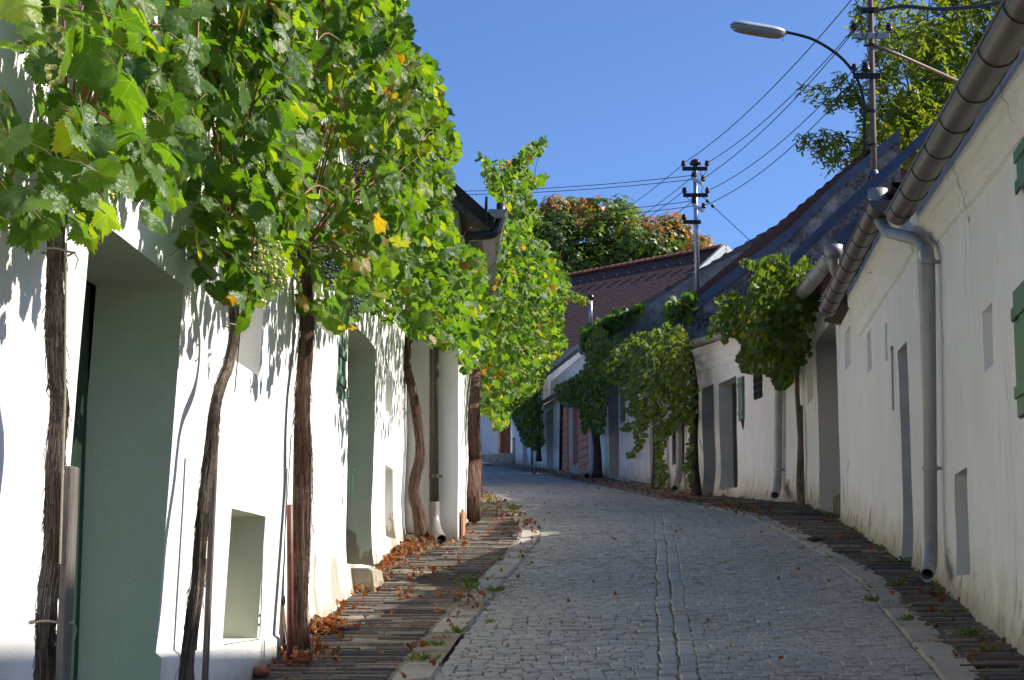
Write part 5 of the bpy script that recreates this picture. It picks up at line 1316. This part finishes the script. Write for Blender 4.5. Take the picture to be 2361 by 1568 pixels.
def weeds():
    rng = np.random.default_rng(78); P = []; S = []; N = []; T = []
    def tuft(x, y, k, s):
        for _ in range(k):
            a = rng.uniform(0, 6.28); P.append((x + rng.normal(0, s * .5), y + rng.normal(0, s * .5), zg(y) + .025)); S.append(s * rng.uniform(.6, 1.2))
            T.append((math.cos(a) * .8, math.sin(a) * .8, rng.uniform(.5, 1.6))); N.append((math.cos(a + 1.5), math.sin(a + 1.5), .4))
    for px, k, s in (((965, 1535), 26, .07), ((1050, 1470), 22, .06), ((1140, 1372), 26, .07), ((1080, 1352), 22, .09), ((1075, 1365), 16, .08), ((1150, 1300), 18, .06), ((2069, 1357), 40, .06), ((2230, 1475), 26, .07), ((2090, 1440), 20, .05), ((2010, 1395), 24, .06), ((2185, 1425), 18, .05), ((2285, 1510), 22, .06), ((1515, 1355), 10, .04), ((1130, 1445), 14, .04), ((1000, 1500), 18, .06), ((1094, 1185), 8, .05)):
        g = G(*px); tuft(g.x, g.y, k, s)
    for _ in range(90):
        y = rng.uniform(8.5, 30); s = rng.choice([0, 1, 2]); x = (ev(XLk, y) + rng.normal(0, .03)) if s == 0 else (ev(XRk, y) + rng.normal(0, .03)) if s == 1 else rng.uniform(ev(XLk, y), ev(XRk, y)); tuft(x, y, rng.integers(3, 9), rng.uniform(.02, .045))
    for _ in range(160):
        y = rng.uniform(12, 45); tuft(ev(RWx, y) - abs(rng.normal(0, .06)), y, 4, rng.uniform(.03, .08))
    for _ in range(24):
        y = rng.uniform(21, 36); tuft(ev(XLk, y) - abs(rng.normal(.25, .2)), y, 5, rng.uniform(.05, .12))
    o = make_leaves('weeds', MAT['weed'], None, P, N, T, np.array(S) * .95, rng.uniform(0, 1, len(P)), 'lance', 1, 6)
    tag(o, 'small green weeds and grass tufts in the joints along the kerbs', 'weeds', None, 'stuff')
weeds()
# ================================================================== POLES, WIRES, LAMP
def insulator(t, p, s=1.0, mat='insulator'):
    mb = MB(); p = Vector(p); z = lambda h: p + Vector((0, 0, h * s))
    mb.tube([z(-.1), z(-.02), z(0), z(.03), z(.035), z(.07), z(.075), z(.11), z(.13)], [.012 * s, .012 * s, .05 * s, .065 * s, .045 * s, .06 * s, .04 * s, .045 * s, .015 * s], 10)
    return mb.build('insulator', MAT[mat], t, True)
def crossarm(t, a, b, mat, h=.045):
    mb = MB(); a, b = Vector(a), Vector(b); d = (b - a).normalized(); n = d.cross(Vector((0, 0, 1))).normalized()
    mb.bbox((a + b) / 2, (b - a) / 2, n * .03, (0, 0, h), .006); return mb.build('crossarm', mat, t)
def pole_far():
    Y = 40; b = at(1608, 684, Y); t = thing('utility_pole', 'slim galvanised utility pole with five crossarms rising from the middle roofs', 'utility pole', b, 'utility poles on the roofs')
    mb = MB(); mb.tube([b, at(1605, 520, Y), at(1603, 378, Y)], [.062, .056, .05], 14); mb.build('pole', MAT['pole_zinc'], t, True)
    mb = MB(); c = at(1603, 380, Y); mb.tube([c - Vector((0, 0, .02)), c, c + Vector((0, 0, .06)), c + Vector((0, 0, .12)), c + Vector((0, 0, .14))], [.06, .135, .13, .08, .02], 14); mb.build('pole_cap', MAT['insulator'], t, True)
    for (x0, y0, x1, y1) in ((1573, 389, 1631, 389), (1597, 411, 1620, 424), (1575, 450, 1632, 450), (1597, 471, 1622, 487), (1575, 512, 1616, 512)):
        crossarm(t, at(x0, y0, Y - .09), at(x1, y1, Y - .09 if y0 == y1 else Y - .5), MAT['pole_zinc'] if y0 != y1 else MAT['dark_iron'])
    for x, y in ((1576, 380), (1630, 380), (1599, 407), (1621, 415), (1578, 442), (1631, 442), (1600, 464), (1622, 478), (1577, 504)): insulator(t, at(x, y + 2, Y - .1))
    mb = MB()
    for pts in (((1630, 388), (1623, 404), (1612, 400)), ((1580, 448), (1590, 462), (1599, 452)), ((1622, 424), (1618, 444), (1629, 446)), ((1597, 385), (1596, 400), (1600, 407)), ((1612, 385), (1616, 398), (1613, 408))): mb.tube(smooth_path([at(*p, Y - .12) for p in pts], 10), .008, 4)
    mb.build('jumper_wires', MAT['wire'], t)
pole_far()
def pole_near():
    Y = 30; b = at(2016, 470, Y); t = thing('utility_pole', 'rusty brown utility pole carrying the street lamp above the right-hand roofs', 'utility pole', b, 'utility poles on the roofs')
    mb = MB(); mb.tube([b, at(2013, 300, Y), at(2006, -40, Y), at(2004, -160, Y)], [.056, .054, .05, .05], 14); mb.build('pole', MAT['rust_pole'], t, True)
    mb = MB(); mb.tube([at(2015, 392, Y), at(2015, 400, Y), at(2015, 408, Y)], [.06, .1, .11], 14, False); mb.build('roof_collar', MAT['flashing'], t, True)
    for (x0, y0, x1, y1, m) in ((1964, 83, 2051, 83, 'zinc_dull'), (1967, 175, 2030, 175, 'dark_iron'), (1985, 24, 2026, 23, 'dark_iron')): crossarm(t, at(x0, y0, Y - .09), at(x1, y1, Y - .09), MAT[m], .05)
    for x, y, s in ((1969, 70, 1.1), (2050, 70, 1.1), (1970, 163, 1), (1996, 164, 1.35)): insulator(t, at(x, y, Y - .1), s)
    for y in (105, 174, 256, 334): 
        mb = MB(); mb.tube([at(2010 + (y - 100) * .015, y + 3, Y), at(2010 + (y - 100) * .015, y - 3, Y)], .066, 12); mb.box(at(2004 + (y - 100) * .015, y, Y), (.1, 0, 0), (0, .012, 0), (0, 0, .018)); mb.build('clamp', MAT['dark_iron'], t)
    mb = MB()
    for pts in (((1969, 62), (1985, 40), (1992, 5), (2002, -20)), ((1972, 88), (1990, 92), (2002, 70), (1996, 20)), ((2050, 62), (2036, 40), (2026, 60), (2020, 85)), ((1970, 158), (1980, 170), (1986, 160)), ((2030, 60), (2022, 20), (2036, -10)), ((1990, 83), (1982, 40), (1975, 5), (1960, -15))): mb.tube(smooth_path([at(*p, Y - .14) for p in pts], 14), .01, 4)
    mb.build('jumper_wires', MAT['wire'], t)
    mb = MB(); mb.tube([at(2014, 104, Y - .05), at(2075, 128, Y + .3), at(2208, 187, Y + 1.0)], .032, 8); mb.build('stay_rod', MAT['rust_pole'], t, True)
    # lamp bracket and lantern
    l = thing('street_lamp', 'long grey street lamp on a curved arm reaching over the lane', 'street lamp', at(1993, 344, Y - .02))
    mb = MB(); mb.tube(smooth_path([at(1993, 350, Y - .02), at(1993, 290, Y - .02), at(1991, 232, Y - .02), at(1976, 182, Y - .05), at(1952, 146, Y - .08), at(1922, 119, Y - .12), at(1879, 93, Y - .16), at(1843, 81, Y - .2), at(1806, 73, Y - .25)], 50), [.03] * 20 + [.027] * 30, 10); mb.build('lamp_arm', MAT['dark_iron'], l, True)
    a = at(1812, 78, Y - .25); e = at(1684, 57, Y - .4); ax = (e - a); L = ax.length; ax.normalize(); up = (Vector((0, 0, 1)) - ax * ax.z).normalized(); sd = ax.cross(up)
    def shell(sgn, hh, wk, nm, mat, off):
        mb = MB(); n = 22; m = 12; vs = []
        for i in range(n + 1):
            u = i / n; prof = (max(0, 1 - abs(2 * u - 1) ** 4.5)) ** .55; w = .135 * prof * wk + .004; h = hh * (max(0, 1 - abs(2 * u - 1) ** 5)) ** .5 + .003
            for k in range(m + 1):
                an = math.pi * k / m; c = math.copysign(abs(math.cos(an)) ** .7, math.cos(an)); vs.append(a + ax * (u * L) + sd * (c * w) + up * (off + sgn * math.sin(an) ** .8 * h))
        mb.add(vs, [(i * (m + 1) + k, i * (m + 1) + k + 1, (i + 1) * (m + 1) + k + 1, (i + 1) * (m + 1) + k) for i in range(n) for k in range(m)]); mb.build(nm, mat, l, True)
    shell(1, .075, 1.0, 'lamp_housing', MAT['lamp_grey'], .01); shell(-1, .115, .94, 'lamp_glass', MAT['lamp_glass'], .0)
    mb = MB(); mb.tube([a - ax * .0, a + ax * .12], .035, 8)
    for p in (a + ax * .05 - up * .1, e - up * .03): mb.tube([p, p + sd * .03 - up * .03 - ax * .03], .006, 4)
    mb.build('latch', MAT['dark_iron'], l)
pole_near()
def wire(label, a, b, sag, r=.009, group='overhead wires'):
    a, b = Vector(a), Vector(b); n = 24; mb = MB(); mb.tube([a.lerp(b, i / n) - Vector((0, 0, sag * 4 * (i / n) * (1 - i / n))) for i in range(n + 1)], r, 5)
    tag(mb.build('overhead_wire', MAT['wire'], None, True, base=(a + b) / 2), label, 'wire', group)
wire('topmost overhead wire passing left of the rusty pole out of the top of the picture', at(2060, -120, 24), at(1576, 376, 39.9), .30)
wire('overhead wire between both poles ending at the upper right insulator of the slim pole', at(1969, 66, 29.9), at(1630, 376, 39.9), .22)
wire('overhead wire between both poles ending at the second crossarm of the slim pole', at(1969, 72, 29.9), at(1621, 412, 39.4), .22)
wire('overhead wire between both poles ending at the middle right insulator of the slim pole', at(1970, 160, 29.9), at(1631, 440, 39.9), .25)
wire('lowest overhead wire between both poles ending at the fourth crossarm of the slim pole', at(1996, 160, 29.9), at(1622, 475, 39.4), .32)
wire('overhead wire from the rusty pole running on towards the camera over the big gutter', at(2050, 66, 29.9), at(2420, -150, 16), .2)
wire('overhead wire from the upper left insulator of the slim pole to beyond the autumn tree', at(1576, 378, 39.9), at(1350, 530, 75), .2)
wire('overhead wire from the second crossarm of the slim pole to beyond the autumn tree', at(1599, 406, 39.9), at(1370, 555, 75), .2)
wire('overhead wire from the middle left insulator of the slim pole to beyond the autumn tree', at(1578, 440, 39.9), at(1372, 560, 75), .2)
wire('overhead wire from the fourth crossarm of the slim pole to beyond the autumn tree', at(1600, 462, 39.9), at(1420, 565, 75), .2)
wire('overhead wire from the lowest crossarm of the slim pole to beyond the autumn tree', at(1577, 502, 39.9), at(1440, 582, 75), .2)
wire('upper of two level wires from the slim pole to the left across the lane', at(1599, 404, 39.9), at(1000, 441, 44), .1)
wire('lower of two level wires from the slim pole to the left across the lane', at(1612, 412, 39.9), at(1000, 449, 44), .1)
wire('upper of the two level wires running left over the autumn tree', at(1600, 463, 39.9), at(1100, 500, 52), .1)
wire('lower of the two level wires running left over the autumn tree', at(1610, 474, 39.9), at(1100, 512, 52), .1)
def guy():
    a, b = at(1612, 446, 39.9), at(1737, 562, 38.2); t = thing('guy_wire', 'guy wire with two strain balls from the slim pole down to the roofs', 'guy wire', b)
    mb = MB(); mb.tube([a, b], .009, 5); mb.build('wire', MAT['wire'], t)
    for k in (.16, .26):
        mb = MB(); v, f = ico(a.lerp(b, k), .045); mb.add(v, f); mb.build('strain_insulator', MAT['insulator'], t, True)
guy()
def cable():
    mb = MB()
    for k in range(3):
        mb.tube(smooth_path([at(2012, 24 + k * 2, 29.9), at(2080, 12 + k * 3, 27.5 ), at(2160, 18 + k * 3, 25), at(2250, 12 + k * 3, 22.5), at(2340, -4 + k * 3, 20)], 30), .012, 5)
    tag(mb.build('service_cable', MAT['wire'], None, True, base=at(2012, 24, 29.9)), 'thick black twisted cable from the top of the rusty pole to the nearest house', 'cable')
cable()
# ================================================================== TREES
def limbs(t, base, top, targets, r, mat, seed):
    rng = random.Random(seed); mb = MB(); base, top = Vector(base), Vector(top)
    P = smooth_path([base, base.lerp(top, .4) + Vector((.2, 0, 0)), top], 20); mb.tube(P, [r * (1 - .6 * i / 20) for i in range(20)], 10); mb.build('trunk', mat, t, True)
    mb = MB()
    for q in targets:
        s = P[rng.randrange(7, 19)]; q = Vector(q); m = (s + q) / 2 + Vector((rng.uniform(-.3, .3), rng.uniform(-.3, .3), rng.uniform(.1, .8))); pp = smooth_path([s, m, q], 14)
        mb.tube(pp, [r * .2 * (1 - .85 * i / 14) for i in range(14)], 6)
    mb.build('limbs', mat, t, True)
def tree_right():
    rng = np.random.default_rng(51); Y = 46; t = thing('ash_tree', 'tall airy green tree with drooping leaflets behind the right-hand roofs', 'tree', (10.6, Y, zg(Y)))
    sprays = [((2010, 225), (1850, 205), 26), ((2005, 330), (1848, 318), 30), ((2010, 270), (1935, 168), 24), ((2010, 150), (1975, 20), 22), ((2000, 350), (1915, 372), 34), ((2010, 340), (1880, 345), 26), ((2010, 250), (1905, 232), 22)]
    polys = [[(1990, -250), (2500, -250), (2500, 300), (2250, 330), (2130, 380), (1985, 390), (1985, 300), (2010, 240), (1998, 150), (2015, 90), (1980, 40)]]
    C = []
    for _ in range(16000):
        x, y = rng.uniform(1980, 2500), rng.uniform(-250, 400); Yd = Y + rng.normal(0, 2.2)
        if not inpoly(x, y, polys[0]): continue
        p = at(x, y, Yd)
        k = N3(p, .55) + .5 * N3(p, 1.4)
        if k < -.12 + (.22 if y < 150 else 0) - (.35 if y > 250 else 0): continue
        C.append(p)
    C = C[:5600]
    for (x0, y0), (x1, y1), n in sprays:
        for i in range(n):
            u = rng.uniform() ** .8; C.append(at(x0 + (x1 - x0) * u + rng.normal(0, 6), y0 + (y1 - y0) * u - 14 * math.sin(u * 3.1) + rng.normal(0, 9), Y - 1 + rng.normal(0, .4)))
    P = []; T = []; N = []; S = []; TT = []
    for c in C:
        c = Vector(c); a = rng.uniform(0, 6.28); d = Vector((math.cos(a), math.sin(a), -.25)); w = Vector((-math.sin(a), math.cos(a), 0)); tt = np.clip(rng.normal(.5, .2), 0, 1)
        for i in range(4):
            for sgn in (-1, 1):
                P.append(c + d * (.07 * i) - Vector((0, 0, .02 * i * i))); T.append((w * sgn * .6 + d * .35 + Vector((0, 0, -1.0 + rng.normal(0, .2))))); N.append((d.x * .5 + rng.normal(0, .4), d.y * .5 + rng.normal(0, .4), .9)); S.append(rng.uniform(.13, .2)); TT.append(tt)
    make_leaves('crown', MAT['tree_leaf'], t, P, N, T, np.array(S) * 1.15, np.array(TT), 'lance', 1, 9)
    limbs(t, (10.6, Y, zg(Y)), (11.2, Y, 13.5), [at(1985, 30, Y), at(2060, 40, Y), at(2150, -60, Y), at(2250, 20, Y), at(2300, -100, Y), at(2100, 150, Y), at(2220, 160, Y)], .22, MAT['bark_dark_plain'], 3)
    for (x0, y0), (x1, y1), n in sprays:
        canes('branch', [smooth_path([at(x0 + 40, y0 + 40, Y), at(x0, y0, Y - .6), at((x0 + x1) / 2, (y0 + y1) / 2 - 13, Y - 1), at(x1, y1 + 4, Y - 1)], 16)], .022, MAT['bark_dark_plain'], t)
MAT['bark_dark_plain'] = simple('tree_bark', (.055, .045, .035), .9, 0, .4, 6, .02, 12)
tree_right()
def tree_far():
    rng = np.random.default_rng(52); Y = 96; t = thing('autumn_tree', 'broad green tree with orange-red seed clusters behind the dark red roof', 'tree', (5.5, Y, zg(Y)))
    poly = [(1190, 540), (1215, 492), (1245, 465), (1300, 460), (1350, 466), (1405, 458), (1440, 470), (1470, 490), (1496, 508), (1512, 512), (1520, 500), (1545, 500), (1580, 520), (1605, 550), (1635, 562), (1655, 590), (1660, 660), (1190, 700)]
    P = []; S = []; TT = []; N = []; T = []; tg = []
    nb = 0
    while nb < 330:
        x, y = rng.uniform(1190, 1660), rng.uniform(455, 690)
        if not inpoly(x, y, poly) or not inpoly(x, y - 8, poly): continue
        nb += 1; Yd = Y + rng.uniform(-4, 3); c = at(x, y, Yd); r = rng.uniform(.5, 1.15)
        if y > 590 and rng.uniform() < .25: continue
        edge = 0
        for dy in (20, 45, 80):
            if not inpoly(x, y - dy, poly): edge += 1
        orange = rng.uniform() < (.06 + .19 * edge + (.3 if x > 1560 else 0))
        if nb % 9 == 0: tg.append(c)
        for _ in range(int(95 * r * r)):
            d = Vector(rng.normal(0, 1, 3)); d.normalize(); d = d * r * rng.uniform(.5, 1) ** .6; d.z *= .75
            P.append(c + d); S.append(rng.uniform(.13, .27)); N.append(d + Vector((0, 0, .5))); T.append((rng.normal(), rng.normal(), -.8))
            TT.append(rng.uniform(.68, 1) if orange and (d.z > -.1 * r or rng.uniform() < .3) and rng.uniform() < .75 else rng.uniform(0, .6))
    make_leaves('crown', MAT['tree_autumn'], t, P, N, T, np.array(S), np.array(TT), 'vine', 2, 9)
    limbs(t, (6.5, Y, zg(Y)), at(1420, 560, Y), tg, .35, MAT['bark_dark_plain'], 4)
tree_far()
